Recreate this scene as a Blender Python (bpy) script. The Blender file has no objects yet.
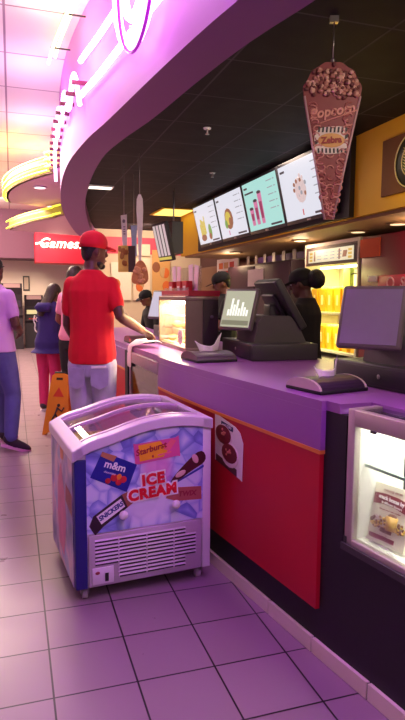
import bpy, bmesh, math, random
from mathutils import Vector, Matrix
random.seed(7)
C = bpy.context.scene.collection
PI = math.pi

# ------------------------------------------------------------------ camera
H, FPX = 1.45, 585.0
CR = Vector((0.951, -0.309, 0.007)).normalized()
CF = Vector((0.307, 0.945, -0.109)).normalized()
CU = CR.cross(CF).normalized(); CR = CF.cross(CU).normalized()
EYE = Vector((0, 0, H))
def ray(u, v): return CF + CR*((u-202.5)/FPX) + CU*((360-v)/FPX)
def pz(u, v, z):
    d = ray(u, v); return EYE + d*((z-H)/d.z)
def px(u, v, X):
    d = ray(u, v); return EYE + d*(X/d.x)
def py(u, v, Y):
    d = ray(u, v); return EYE + d*(Y/d.y)
def pd(u, v, D): return EYE + ray(u, v)*D
cam = bpy.data.objects.new('camera', bpy.data.cameras.new('camera'))
C.objects.link(cam)
m = Matrix((CR, CU, -CF)).transposed().to_4x4(); m.translation = EYE
cam.matrix_world = m
cam.data.sensor_fit = 'VERTICAL'; cam.data.sensor_height = 36; cam.data.lens = FPX/720*36
cam.data.clip_start = .05; cam.data.clip_end = 100
S = bpy.context.scene
S.camera = cam
S.view_settings.view_transform = 'Standard'; S.view_settings.look = 'None'
S.view_settings.gamma = 1; S.view_settings.exposure = 0.0
try: S.view_settings.use_curve_mapping = False
except Exception: pass

# ------------------------------------------------------------------ materials
def lin(c):
    r = []
    for x in c[:3]:
        x = x/255.0
        r.append(x/12.92 if x <= .04045 else ((x+.055)/1.055)**2.4)
    return (r[0], r[1], r[2], 1)
MATS = {}
def mat(name, col, rough=.5, metal=0, emit=None, es=0, var=.06, scale=30, bump=0, spec=.5, coat=0):
    if name in MATS: return MATS[name]
    m = bpy.data.materials.new(name); m.use_nodes = True
    nt = m.node_tree; N = nt.nodes; L = nt.links
    b = N['Principled BSDF']
    b.inputs['Roughness'].default_value = rough; b.inputs['Metallic'].default_value = metal
    b.inputs['Specular IOR Level'].default_value = spec
    b.inputs['Coat Weight'].default_value = coat
    c = lin(col)
    tc = N.new('ShaderNodeTexCoord'); nz = N.new('ShaderNodeTexNoise')
    nz.inputs['Scale'].default_value = scale; nz.inputs['Detail'].default_value = 3
    L.new(tc.outputs['Object'], nz.inputs['Vector'])
    mx = N.new('ShaderNodeMix'); mx.data_type = 'RGBA'
    mx.inputs[6].default_value = tuple(max(0, x*(1-var)) for x in c[:3])+(1,)
    mx.inputs[7].default_value = tuple(min(1, x*(1+var)) for x in c[:3])+(1,)
    L.new(nz.outputs['Fac'], mx.inputs[0]); L.new(mx.outputs[2], b.inputs['Base Color'])
    if bump:
        bp = N.new('ShaderNodeBump'); bp.inputs['Strength'].default_value = bump; bp.inputs['Distance'].default_value = .01
        L.new(nz.outputs['Fac'], bp.inputs['Height']); L.new(bp.outputs['Normal'], b.inputs['Normal'])
    if emit:
        b.inputs['Emission Color'].default_value = lin(emit); b.inputs['Emission Strength'].default_value = es
    MATS[name] = m
    return m
def glass_mat(name, tint=(255, 255, 255), refl=.12, rough=.03):
    m = bpy.data.materials.new(name); m.use_nodes = True
    nt = m.node_tree; N = nt.nodes; L = nt.links
    for n in list(N):
        if n.type != 'OUTPUT_MATERIAL': N.remove(n)
    out = [n for n in N if n.type == 'OUTPUT_MATERIAL'][0]
    t = N.new('ShaderNodeBsdfTransparent'); t.inputs[0].default_value = lin(tint)
    g = N.new('ShaderNodeBsdfGlossy'); g.inputs['Roughness'].default_value = rough
    lw = N.new('ShaderNodeLayerWeight'); lw.inputs[0].default_value = .25
    mp = N.new('ShaderNodeMath'); mp.operation = 'MULTIPLY_ADD'
    mp.inputs[1].default_value = .5; mp.inputs[2].default_value = refl*.5
    L.new(lw.outputs['Fresnel'], mp.inputs[0])
    mx = N.new('ShaderNodeMixShader')
    L.new(mp.outputs[0], mx.inputs[0]); L.new(t.outputs[0], mx.inputs[1]); L.new(g.outputs[0], mx.inputs[2])
    L.new(mx.outputs[0], out.inputs[0])
    MATS[name] = m
    return m
def grid_mat(name, col, line, x0, y0, wx, wy, mort, rough, spec=.5, var=.05, bump=.3):
    m = bpy.data.materials.new(name); m.use_nodes = True
    nt = m.node_tree; N = nt.nodes; L = nt.links
    b = N['Principled BSDF']
    tc = N.new('ShaderNodeTexCoord'); mp = N.new('ShaderNodeMapping')
    mp.inputs['Location'].default_value = (-x0+wx*40, -y0+wy*40, 0)
    L.new(tc.outputs['Object'], mp.inputs['Vector'])
    br = N.new('ShaderNodeTexBrick'); br.offset = 0; br.squash = 1
    br.inputs['Scale'].default_value = 1; br.inputs['Brick Width'].default_value = wx; br.inputs['Row Height'].default_value = wy
    br.inputs['Mortar Size'].default_value = mort; br.inputs['Mortar Smooth'].default_value = .3; br.inputs['Bias'].default_value = 0
    c = lin(col)
    br.inputs['Color1'].default_value = tuple(x*(1-var) for x in c[:3])+(1,)
    br.inputs['Color2'].default_value = tuple(min(1, x*(1+var)) for x in c[:3])+(1,)
    br.inputs['Mortar'].default_value = lin(line)
    L.new(mp.outputs[0], br.inputs['Vector'])
    nz = N.new('ShaderNodeTexNoise'); nz.inputs['Scale'].default_value = 6; nz.inputs['Detail'].default_value = 4
    L.new(tc.outputs['Object'], nz.inputs['Vector'])
    mx = N.new('ShaderNodeMix'); mx.data_type = 'RGBA'; mx.blend_type = 'MULTIPLY'; mx.inputs[0].default_value = .25
    L.new(br.outputs['Color'], mx.inputs[6]); L.new(nz.outputs['Color'], mx.inputs[7])
    L.new(br.outputs['Color'], b.inputs['Base Color'])
    ma = N.new('ShaderNodeMath'); ma.operation = 'MULTIPLY_ADD'; ma.inputs[1].default_value = .15; ma.inputs[2].default_value = rough-.07
    L.new(nz.outputs['Fac'], ma.inputs[0]); L.new(ma.outputs[0], b.inputs['Roughness'])
    b.inputs['Specular IOR Level'].default_value = spec
    bp = N.new('ShaderNodeBump'); bp.inputs['Strength'].default_value = bump; bp.inputs['Distance'].default_value = .004
    bp.invert = True
    L.new(br.outputs['Fac'], bp.inputs['Height']); L.new(bp.outputs['Normal'], b.inputs['Normal'])
    MATS[name] = m
    return m
def ramp_mat(name, kind, scale, stops, rough=.4, coat=0, bursts=()):
    m = bpy.data.materials.new(name); m.use_nodes = True
    nt = m.node_tree; N = nt.nodes; L = nt.links; b = N['Principled BSDF']
    tc = N.new('ShaderNodeTexCoord')
    nz0 = N.new('ShaderNodeTexNoise'); nz0.inputs['Scale'].default_value = scale*.6
    L.new(tc.outputs['Object'], nz0.inputs['Vector'])
    if kind == 'voronoi':
        t = N.new('ShaderNodeTexVoronoi'); t.inputs['Scale'].default_value = scale; src = t.outputs['Color']
        L.new(tc.outputs['Object'], t.inputs['Vector'])
        t2 = N.new('ShaderNodeTexVoronoi'); t2.feature = 'DISTANCE_TO_EDGE'; t2.inputs['Scale'].default_value = scale
        L.new(tc.outputs['Object'], t2.inputs['Vector'])
        sep = N.new('ShaderNodeSeparateColor'); L.new(src, sep.inputs[0])
        ad = N.new('ShaderNodeMath'); ad.operation = 'MULTIPLY_ADD'; ad.inputs[1].default_value = 1.4
        L.new(t2.outputs[0], ad.inputs[0])
        ml = N.new('ShaderNodeMath'); ml.operation = 'MULTIPLY'; ml.inputs[1].default_value = .55
        L.new(sep.outputs[0], ml.inputs[0]); L.new(ml.outputs[0], ad.inputs[2])
        ad2 = N.new('ShaderNodeMath'); ad2.operation = 'MULTIPLY_ADD'; ad2.inputs[1].default_value = .5
        L.new(nz0.outputs['Fac'], ad2.inputs[0]); L.new(ad.outputs[0], ad2.inputs[2]); val = ad2.outputs[0]
    else:
        nz0.inputs['Scale'].default_value = scale; val = nz0.outputs['Fac']
    rp = N.new('ShaderNodeValToRGB')
    while len(rp.color_ramp.elements) < len(stops): rp.color_ramp.elements.new(.5)
    for e, (p, c) in zip(rp.color_ramp.elements, stops): e.position = p; e.color = lin(c)
    L.new(val, rp.inputs[0]); cur = rp.outputs[0]
    for (c, sc, col, amt) in bursts:
        mp = N.new('ShaderNodeMapping'); mp.inputs['Location'].default_value = tuple(-c[i]*sc[i] for i in range(3)); mp.inputs['Scale'].default_value = sc
        L.new(tc.outputs['Object'], mp.inputs['Vector'])
        ln = N.new('ShaderNodeVectorMath'); ln.operation = 'LENGTH'; L.new(mp.outputs[0], ln.inputs[0])
        mr = N.new('ShaderNodeMapRange'); mr.interpolation_type = 'SMOOTHSTEP'; mr.inputs['From Min'].default_value = .35; mr.inputs['From Max'].default_value = 1.0
        mr.inputs['To Min'].default_value = amt; mr.inputs['To Max'].default_value = 0
        L.new(ln.outputs['Value'], mr.inputs['Value'])
        mx = N.new('ShaderNodeMix'); mx.data_type = 'RGBA'; mx.inputs[7].default_value = lin(col)
        L.new(mr.outputs[0], mx.inputs[0]); L.new(cur, mx.inputs[6]); cur = mx.outputs[2]
    L.new(cur, b.inputs['Base Color'])
    b.inputs['Roughness'].default_value = rough; b.inputs['Coat Weight'].default_value = coat
    MATS[name] = m
    return m

# ------------------------------------------------------------------ mesh builder
class MB:
    def __init__(s): s.v = []; s.f = []; s.mi = []; s.sm = []; s.M = Matrix.Identity(4); s.mid = 0; s.smooth = False
    def add(s, vs, fs, smooth=None):
        n = len(s.v); s.v += [tuple(s.M @ Vector(p)) for p in vs]
        for f in fs:
            s.f.append([i+n for i in f]); s.mi.append(s.mid); s.sm.append(s.smooth if smooth is None else smooth)
        return s
    def box(s, lo, hi):
        x0, y0, z0 = lo; x1, y1, z1 = hi
        return s.add([(x0,y0,z0),(x1,y0,z0),(x1,y1,z0),(x0,y1,z0),(x0,y0,z1),(x1,y0,z1),(x1,y1,z1),(x0,y1,z1)],
              [(3,2,1,0),(4,5,6,7),(0,1,5,4),(1,2,6,5),(2,3,7,6),(3,0,4,7)], False)
    def cbox(s, c, d): return s.box([c[i]-d[i]/2 for i in range(3)], [c[i]+d[i]/2 for i in range(3)])
    def rbox(s, lo, hi, r=.01, seg=2):
        bm = bmesh.new(); bmesh.ops.create_cube(bm, size=1)
        for v in bm.verts:
            v.co = Vector([lo[i]+(v.co[i]+.5)*(hi[i]-lo[i]) for i in range(3)])
        r = min(r, .49*min(hi[i]-lo[i] for i in range(3)))
        bmesh.ops.bevel(bm, geom=list(bm.edges), offset=r, segments=seg, profile=.5, affect='EDGES')
        bm.verts.index_update()
        s.add([v.co[:] for v in bm.verts], [[v.index for v in f.verts] for f in bm.faces], True); bm.free(); return s
    def prism(s, poly, h0, h1, axis='z', smooth=False):
        n = len(poly)
        if axis == 'z': g = lambda p, h: (p[0], p[1], h)
        elif axis == 'y': g = lambda p, h: (p[0], h, p[1])
        else: g = lambda p, h: (h, p[0], p[1])
        vs = [g(p, h0) for p in poly]+[g(p, h1) for p in poly]
        fs = [list(range(n))[::-1], [i+n for i in range(n)]]+[[i, (i+1) % n, (i+1) % n+n, i+n] for i in range(n)]
        return s.add(vs, fs, smooth)
    def loft(s, rings, cap=True, smooth=True):
        n = len(rings[0]); vs = [p for r in rings for p in r]; fs = []
        for k in range(len(rings)-1):
            for i in range(n):
                j = (i+1) % n; fs.append([k*n+i, k*n+j, (k+1)*n+j, (k+1)*n+i])
        if cap: fs.append(list(range(n))[::-1]); fs.append([(len(rings)-1)*n+i for i in range(n)])
        return s.add(vs, fs, smooth)
    def tube(s, pts, r, seg=8, closed=False):
        pts = [Vector(p) for p in pts]; n = len(pts)
        rr = r if isinstance(r, (list, tuple)) else [r]*n
        rings = []; up = None
        for i in range(n):
            if closed: t = pts[(i+1) % n]-pts[i-1]
            else: t = pts[min(i+1, n-1)]-pts[max(i-1, 0)]
            if t.length < 1e-9: t = Vector((0, 0, 1))
            t.normalize()
            if up is None:
                up = Vector((0, 0, 1)) if abs(t.z) < .9 else Vector((1, 0, 0))
            a = up-t*up.dot(t)
            if a.length < 1e-6: a = t.orthogonal()
            a.normalize(); up = a; b = t.cross(a)
            rings.append([tuple(pts[i]+(a*math.cos(2*PI*k/seg)+b*math.sin(2*PI*k/seg))*rr[i]) for k in range(seg)])
        if closed: rings.append(rings[0]); return s.loft(rings, False)
        return s.loft(rings, True)
    def cyl(s, p0, p1, r0, r1=None, seg=16): return s.tube([p0, p1], [r0, r0 if r1 is None else r1], seg)
    def ball(s, c, r, u=12, v=8):
        if not isinstance(r, (list, tuple)): r = (r, r, r)
        vs = [(c[0], c[1], c[2]-r[2])]
        for i in range(1, v):
            a = -PI/2+PI*i/v
            for k in range(u):
                b = 2*PI*k/u; vs.append((c[0]+r[0]*math.cos(a)*math.cos(b), c[1]+r[1]*math.cos(a)*math.sin(b), c[2]+r[2]*math.sin(a)))
        vs.append((c[0], c[1], c[2]+r[2])); t = len(vs)-1; fs = []
        for k in range(u):
            fs.append([0, 1+(k+1) % u, 1+k]); fs.append([t, t-u+k, t-u+(k+1) % u])
        for i in range(v-2):
            for k in range(u):
                j = (k+1) % u; fs.append([1+i*u+k, 1+i*u+j, 1+(i+1)*u+j, 1+(i+1)*u+k])
        return s.add(vs, fs, True)
    def text(s, txt, size, depth=.002, shear=0, align='CENTER', bold=0, space=1.0):
        """letters laid in local xz plane, facing -y"""
        cu = bpy.data.curves.new('t', 'FONT'); cu.body = txt; cu.size = size; cu.extrude = depth/2; cu.shear = shear
        cu.align_x = align; cu.align_y = 'CENTER'; cu.offset = bold; cu.space_character = space; cu.resolution_u = 3
        o = bpy.data.objects.new('t', cu); C.objects.link(o)
        dg = bpy.context.evaluated_depsgraph_get(); me = bpy.data.meshes.new_from_object(o.evaluated_get(dg))
        vs = [(v.co.x, -v.co.z, v.co.y) for v in me.vertices]; fs = [list(p.vertices) for p in me.polygons]
        bpy.data.objects.remove(o); bpy.data.curves.remove(cu); bpy.data.meshes.remove(me)
        return s.add(vs, fs, False)
    def mesh(s, name, mats):
        me = bpy.data.meshes.new(name); me.from_pydata(s.v, [], s.f)
        for m in (mats if isinstance(mats, (list, tuple)) else [mats]): me.materials.append(m)
        me.polygons.foreach_set('material_index', s.mi); me.polygons.foreach_set('use_smooth', s.sm); me.update()
        bm = bmesh.new(); bm.from_mesh(me); bmesh.ops.recalc_face_normals(bm, faces=bm.faces); bm.to_mesh(me); bm.free()
        return me
    def build(s, name, mats, parent=None, world=False, label=None):
        o = bpy.data.objects.new(name, s.mesh(name, mats)); C.objects.link(o)
        if parent:
            o.parent = parent
            if world: o.matrix_parent_inverse = worldm(parent).inverted()
        if label: o['label'] = label
        return o
def worldm(o):
    m = o.matrix_basis.copy()
    return worldm(o.parent) @ o.matrix_parent_inverse @ m if o.parent else m
def thing(name, label, cat, loc=(0, 0, 0), rotz=0, group=None):
    o = bpy.data.objects.new(name, None); C.objects.link(o); o.empty_display_size = .1
    o.location = loc; o.rotation_euler = (0, 0, rotz); o['label'] = label; o['category'] = cat
    if group: o['group'] = group
    return o
def tag(o, label, cat, group=None):
    o['label'] = label; o['category'] = cat
    if group: o['group'] = group
    return o
def structure(o): o['kind'] = 'structure'; return o
def frame(o, x, z):
    """matrix with local x along x, local z along z (orthogonalised), y = z cross x"""
    x = Vector(x).normalized(); z = Vector(z); z = (z-x*z.dot(x)).normalized(); y = z.cross(x)
    M = Matrix((x, y, z)).transposed().to_4x4(); M.translation = Vector(o); return M
def copy_tree(o, parent=None):
    c = o.copy(); C.objects.link(c)
    if parent: c.parent = parent
    for ch in list(o.children): copy_tree(ch, c)
    return c
def interp(pts):
    pts = sorted(pts)
    def f(y):
        if y <= pts[0][0]:
            a, b = pts[0], pts[1]; return a[1]+(y-a[0])*(b[1]-a[1])/(b[0]-a[0])
        if y >= pts[-1][0]:
            a, b = pts[-2], pts[-1]; return b[1]+(y-b[0])*(b[1]-a[1])/(b[0]-a[0])
        for i in range(len(pts)-1):
            if pts[i][0] <= y <= pts[i+1][0]:
                p1, p2 = pts[i], pts[i+1]
                p0 = pts[i-1] if i else p1; p3 = pts[i+2] if i+2 < len(pts) else p2
                m1 = (p2[1]-p0[1])/(p2[0]-p0[0]); m2 = (p3[1]-p1[1])/(p3[0]-p1[0])
                h = p2[0]-p1[0]; t = (y-p1[0])/h
                return (2*t**3-3*t*t+1)*p1[1]+(t**3-2*t*t+t)*h*m1+(-2*t**3+3*t*t)*p2[1]+(t**3-t*t)*h*m2
    return f
def arange(a, b, n): return [a+(b-a)*i/(n-1) for i in range(n)]
def chaikin(p, n=2, closed=False):
    p = [Vector(q) for q in p]
    for _ in range(n):
        q = [] if closed else [p[0]]
        for i in range(len(p) if closed else len(p)-1):
            a, b = p[i], p[(i+1) % len(p)]; q += [a*.75+b*.25, a*.25+b*.75]
        if not closed: q.append(p[-1])
        p = q
    return p

# palette -------------------------------------------------------------
M_floor = grid_mat('floor_tiles', (146, 124, 136), (26, 15, 27), .106, 2.651, .3074, .3074, .0042, .30, spec=.45)
M_ceil = grid_mat('hall_ceiling_tiles', (226, 220, 222), (150, 135, 150), .0, 5.09, 1.2, .95, .012, .8, spec=.2)
M_barceil = grid_mat('bar_ceiling_tiles', (27, 23, 31), (74, 68, 78), 1.965, 4.14, .66, .66, .008, .7, spec=.3)
M_wallbeige = mat('beige_wall_paint', (244, 228, 212), .8, var=.03, scale=4)
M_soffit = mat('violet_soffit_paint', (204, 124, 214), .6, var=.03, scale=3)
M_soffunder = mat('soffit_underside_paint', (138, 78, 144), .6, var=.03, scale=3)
M_black = mat('black_laminate', (27, 24, 29), .55, var=.15, scale=40)
M_charcoal = mat('charcoal_plastic', (62, 59, 59), .45, var=.06)
M_purple = mat('purple_laminate', (156, 96, 170), .32, var=.03, scale=8)
M_red = mat('red_laminate', (196, 14, 40), .42, var=.04, scale=6)
M_orange = mat('orange_trim', (232, 140, 50), .4)
M_cream = mat('cream_tile', (238, 226, 208), .4, var=.05, scale=12)
M_grout = mat('dark_grout', (40, 32, 36), .9)
M_white = mat('white_plastic', (232, 228, 232), .35, var=.03)
M_lilacwhite = mat('freezer_white', (226, 214, 228), .35, var=.03)
M_blue = mat('freezer_blue_post', (38, 36, 120), .4)
M_steel = mat('steel', (170, 165, 165), .3, metal=.9)
M_alu = mat('brushed_aluminium', (190, 178, 168), .38, metal=.35)
M_glass = glass_mat('clear_glass', refl=.05)
M_glassdark = glass_mat('tinted_glass', (190, 180, 195), .25)
M_paper = mat('white_paper', (238, 232, 228), .8)
M_tissue = mat('tissue', (245, 236, 238), .9, bump=.4, scale=60)
M_yellow = mat('yellow_paint', (236, 190, 36), .6, var=.04, scale=4)
M_brown = mat('brown_panel', (112, 72, 36), .7)
M_skin = mat('dark_skin', (92, 56, 46), .5, var=.06)
M_skin2 = mat('brown_skin', (130, 82, 66), .5, var=.06)
M_hair = mat('black_hair', (20, 15, 17), .6, var=.3, scale=80, bump=.6)
M_hairbrown = mat('brown_hair', (50, 27, 26), .5, var=.35, scale=60, bump=.6)
M_eye = mat('eye_white', (230, 225, 220), .3); M_iris = mat('eye_dark', (25, 15, 12), .2)
M_lip = mat('lips', (110, 58, 54), .5)

# ------------------------------------------------------------------ setting
def struct(mb, name, m): return structure(mb.build(name, m))
struct(MB().box((-4, -2.5, -.05), (4.4, 18, 0)), 'floor', M_floor)
soff_o = interp([(0, 1.50), (1.2, 1.20), (2.39, .963), (2.81, .89), (3.48, .80), (4.41, .686), (4.96, .608), (5.95, .545), (7.3, .587), (9.27, .776), (11.9, 1.2), (12.85, 1.4)])
soff_i = interp([(0, 1.80), (1.2, 1.50), (2.456, 1.238), (2.83, 1.155), (3.41, 1.075), (4.25, .985), (4.87, .885), (5.5, .825), (6.86, .868), (8.63, 1.03), (11.4, 1.45), (12.85, 1.72)])
ZS, ZC, ZB = 2.7, 3.7, 2.87
ys = arange(-1.5, 12.85, 70)
b = MB(); v = []; f = []
for y in ys: v += [(-4, y, ZC), (soff_o(y)+.3, y, ZC)]
for i in range(len(ys)-1): f.append((2*i, 2*i+1, 2*i+3, 2*i+2))
b.add(v, f); b.add([(-4, 12.85, ZC), (4.4, 12.85, ZC), (4.4, 18, ZC), (-4, 18, ZC)], [(0, 1, 2, 3)])
struct(b, 'ceiling', M_ceil)
b = MB(); v = []; f = []
for y in ys: v += [(soff_i(y)-.1, y, ZB), (4.4, y, ZB)]
for i in range(len(ys)-1): f.append((2*i, 2*i+1, 2*i+3, 2*i+2))
b.add(v, f); struct(b, 'ceiling_bar', M_barceil)
b = MB(); v = []; f = []     # curved soffit: fascia, underside, inner lip
for y in ys: v += [(soff_o(y), y, ZC+.02), (soff_o(y), y, ZS)]
for i in range(len(ys)-1): f.append((2*i, 2*i+1, 2*i+3, 2*i+2))
b.add(v, f, True)
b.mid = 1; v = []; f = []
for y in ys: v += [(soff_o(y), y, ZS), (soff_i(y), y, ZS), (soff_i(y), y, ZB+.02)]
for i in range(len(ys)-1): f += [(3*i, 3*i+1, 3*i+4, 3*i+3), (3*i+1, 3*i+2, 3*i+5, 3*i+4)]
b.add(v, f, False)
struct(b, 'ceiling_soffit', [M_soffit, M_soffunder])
struct(MB().box((-4, 17.8, 0), (4.4, 18, 3.75)), 'wall_back', M_wallbeige)
struct(MB().box((-4.15, -2.5, 0), (-4, 18, 3.75)), 'wall_left', mat('mauve_wall', (190, 165, 190), .8))
M_barwall = mat('bar_wall_paint', (86, 58, 58), .7, var=.08, scale=4)
struct(MB().box((4.15, 0, 0), (4.4, 13.2, 2.9)), 'wall_right', M_barwall)
struct(MB().box((1.75, 13.0, 0), (4.15, 13.2, 3.7)), 'wall_bar_end', mat('cream_end_wall', (222, 200, 172), .8, var=.04, scale=3))
# bulkhead above the serving area (yellow face) with brown band
struct(MB().box((2.95, .2, 2.16), (4.15, 10.4, ZB)), 'wall_bulkhead', [M_yellow])
struct(MB().box((3.0, .3, 2.13), (4.15, 10.3, 2.16)), 'ceiling_bulkhead_underside', mat('bulkhead_underside', (150, 122, 86), .6))
# rear bulkhead above beige wall
struct(MB().box((-4, 16.6, 2.42), (1.45, 17.8, 3.7)), 'wall_rear_bulkhead', mat('rear_bulkhead_paint', (112, 70, 98), .7))

# ------------------------------------------------------------------ service counter
K = 1.0526
face = interp([(0.42, 1.38), (1.263, 1.247), (1.663, 1.186), (1.952, 1.137), (2.516, 1.050), (2.947, .987), (3.6, .918), (4.59, .876), (5.158, .861), (5.9, .858), (7.05, .895), (8.4, 1.0)])
ZT = 1.05
def depth(y): return .95 if y < 4.6 else max(.7, .95-(y-4.6)*.25)
def sheet(b, y0, y1, off0, off1, z0, z1, n=None):
    """solid following the counter curve between y0..y1 from face+off0 to face+off1"""
    n = n or max(2, int((y1-y0)/.1)+1)
    rings = []
    for y in arange(y0, y1, n):
        a = face(y)+(off0(y) if callable(off0) else off0); c = face(y)+(off1(y) if callable(off1) else off1)
        rings.append([(a, y, z0), (c, y, z0), (c, y, z1), (a, y, z1)])
    return b.loft(rings, True, False)
ct = thing('service_counter', 'long curved concession counter with purple top, purple band and red front panels', 'counter', (1.4, 2.6, 0))
b = MB(); dd = lambda y: depth(y)
YE = 7.3; BO = .014
sheet(b, .4, 1.11, BO, dd, 0, 1.012)                      # around the near display case
sheet(b, 1.11, 1.858, BO, dd, 0, .526)
sheet(b, 1.11, 1.858, .5, dd, .526, 1.012)
sheet(b, 1.858, 3.73, BO, dd, 0, 1.012)
sheet(b, 3.73, 4.60, .03, dd, 0, .575)
sheet(b, 3.73, 4.60, .44, dd, .575, 1.012)
sheet(b, 4.60, YE, BO, dd, 0, 1.012)
b.build('counter_body', M_black, ct, True)
b = MB()
sheet(b, .4, 1.11, BO, dd, 1.0125, ZT)
sheet(b, 1.11, 1.895, .15, dd, 1.0125, ZT); sheet(b, 1.895, 1.974, BO, dd, 1.0125, ZT)
sheet(b, 1.974, 3.737, -.008, dd, 1.0125, ZT); sheet(b, 3.737, YE, .012, dd, 1.0125, ZT)
b.build('countertop', M_purple, ct, True)
b = MB(); sheet(b, 1.974, 3.716, -.008, .0135, .855, 1.012); sheet(b, 4.705, YE, -.008, .0135, .855, 1.012)
b.build('purple_band', M_purple, ct, True)
b = MB(); sheet(b, 1.974, 3.716, -.011, .0135, .839, .8545); sheet(b, 4.705, YE, -.011, .0135, .839, .8545)
b.build('trim_strip', M_orange, ct, True)
b = MB(); sheet(b, 1.980, 3.716, -.005, .0135, .20, .8385); b.build('red_panel', M_red, ct, True)
b = MB(); sheet(b, 4.705, YE, -.005, .0135, .20, .8385); b.build('red_panel', M_red, ct, True)
b = MB(); sheet(b, 4.605, 4.70, -.010, .06, .05, 1.0115); b.build('pillar', M_black, ct, True)
# cream tile skirting on the floor
b = MB(); y = .42
while y < 7.1:
    sheet(b, y+.004, min(y+.313, YE), -.002, .0135, 0.002, .066, 4); y += .317
b.mid = 1; sheet(b, .42, YE, .004, .0135, .001, .062)
struct(b, 'baseboard_counter', [M_cream, M_grout])

# ------------------------------------------------------------------ ice cream freezer
FZ = thing('ice_cream_freezer', 'white chest freezer with curved glass lid and ice cream pictures on its front', 'freezer', (.249, 2.665, 0), math.radians(5))
W, DP = .685, .665
top = interp([(0, .745), (.11, .783), (.25, .808), (.47, .852), (.64, .868), (.83, .866), (1.0, .845)])
tx = arange(0, 1, 19)
b = MB()
def archpoly(x0, x1, zlow, dz, n=14):
    xs = arange(x0, x1, n); return [(x, zlow) for x in (x1, x0)][::-1]+[(x, top(x/W)+dz) for x in xs[::-1]]
b.prism(archpoly(.01, W-.01, .075, -.05), .0, .035, 'y'); b.prism(archpoly(.01, W-.01, .075, -.05), DP-.035, DP, 'y')
b.box((.01, .035, .075), (.045, DP-.035, .69)); b.box((W-.045, .035, .075), (W-.01, DP-.035, .79))
b.box((.045, .035, .36), (W-.045, DP-.035, .40)); b.box((.03, .03, .06), (W-.03, DP-.03, .08))
b.build('cabinet', M_lilacwhite, FZ)
ice = ramp_mat('ice_cube_print', 'voronoi', 13, [(.12, (92, 98, 186)), (.4, (120, 128, 214)), (.65, (160, 170, 236)), (.9, (214, 218, 252))], .35, .2, bursts=(((.40, 0, .62), (9, 0, 6.5), (236, 150, 206), .8), ((.36, 0, .44), (5.2, 0, 7.5), (232, 224, 250), .85)))
b = MB(); b.prism(archpoly(.055, W-.045, .335, -.056), -.006, -.0005, 'y'); b.build('front_picture', ice, FZ, label='ice cube picture panel')
b = MB().rbox((.0, -.008, .07), (.056, .03, .695), .006); b.build('corner_post', M_blue, FZ, label='dark blue front left corner post')
b = MB().rbox((W-.046, -.008, .07), (W, .03, .80), .006); b.build('corner_post', M_white, FZ)
# vent grille
b = MB().rbox((.06, -.014, .075), (W-.05, -.0005, .33), .005); b.mid = 1
for k in range(11):
    z = .105+k*.0185
    x0 = .09 if k > 3 else .20
    x1 = W-.085 if 2 < k < 9 else W-.14
    b.mid = 1; b.box((x0, -.0150, z), (x1, -.0135, z+.008))
    b.mid = 0; b.prism([(-.0135, z+.008), (-.020, z+.010), (-.0135, z+.0185-.0005)], x0, x1, 'x')
for x in (.2, .34, .48): b.mid = 0; b.box((x, -.018, .103), (x+.007, -.0135, .305))
g = b.build('vent_grille', [mat('grille_plastic', (186, 172, 184), .4), mat('grille_gap', (58, 44, 54), .7)], FZ)
b = MB().rbox((.075, -.019, .088), (.178, -.0125, .17), .003); b.mid = 1; b.box((.135, -.022, .1), (.152, -.0185, .14)); b.mid = 2; b.ball((.1, -.0185, .145), (.012, .003, .008))
b.build('control_plate', [M_lilacwhite, M_black, mat('red_switch', (150, 40, 60), .4)], FZ)
# side picture (left)
side = ramp_mat('frosty_side_print', 'noise', 4.5, [(.32, (70, 74, 150)), (.45, (150, 130, 190)), (.55, (222, 176, 196)), (.66, (150, 160, 214)), (.8, (208, 204, 236))], .35, .2)
b = MB().box((-.004, .03, .07), (.0095, DP-.01, .70)); b.mid = 1
b.add([(-.0055, .34, .62), (-.0055, .26, .63), (-.0055, .25, .70-.01), (-.0055, .35, .69)], [(0, 1, 2, 3)])
b.mid = 2; b.add([(-.0055, .21, .44), (-.0055, .04, .41), (-.0055, .04, .515), (-.0055, .20, .53)], [(0, 1, 2, 3)])
b.mid = 3; b.add([(-.005, .42, .15), (-.005, .28, .12), (-.005, .2, .33), (-.005, .24, .46), (-.005, .34, .60), (-.005, .42, .5), (-.005, .46, .3)], [tuple(range(7))])
b.build('side_picture', [side, mat('peach_wrapper', (236, 150, 110), .5), mat('brown_wrapper', (140, 74, 66), .5), mat('pink_swirl', (214, 130, 158), .5, var=.25, scale=14)], FZ, label='blue and pink frosty picture on the left side')
# lettering and product pictures on the front, each a thin raised print
def Fm(x, z, ang=0, y=-.0065): return frame((x, y, z), (math.cos(ang), 0, math.sin(ang)), (-math.sin(ang), 0, math.cos(ang)))
Mr = mat('letter_red', (226, 16, 48), .4); Mw = mat('letter_white', (245, 240, 246), .4)
for txt, x, z, s, a in (('ICE', .378, .566, .072, .07), ('CREAM', .377, .502, .070, .07)):
    b = MB(); b.mid = 0; b.M = Fm(x, z, a, -.0100); b.text(txt, s, .0012, bold=.012, space=1.12)
    b.mid = 1; b.M = Fm(x, z, a, -.0112); b.text(txt, s, .001, bold=.0042, space=1.12)
    b.build('lettering', [Mw, Mr], FZ, label='red %s lettering with white outline' % txt)
def quad(b, pts, y): return b.prism(pts, y-.0008, y+.0004, 'y')
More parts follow.
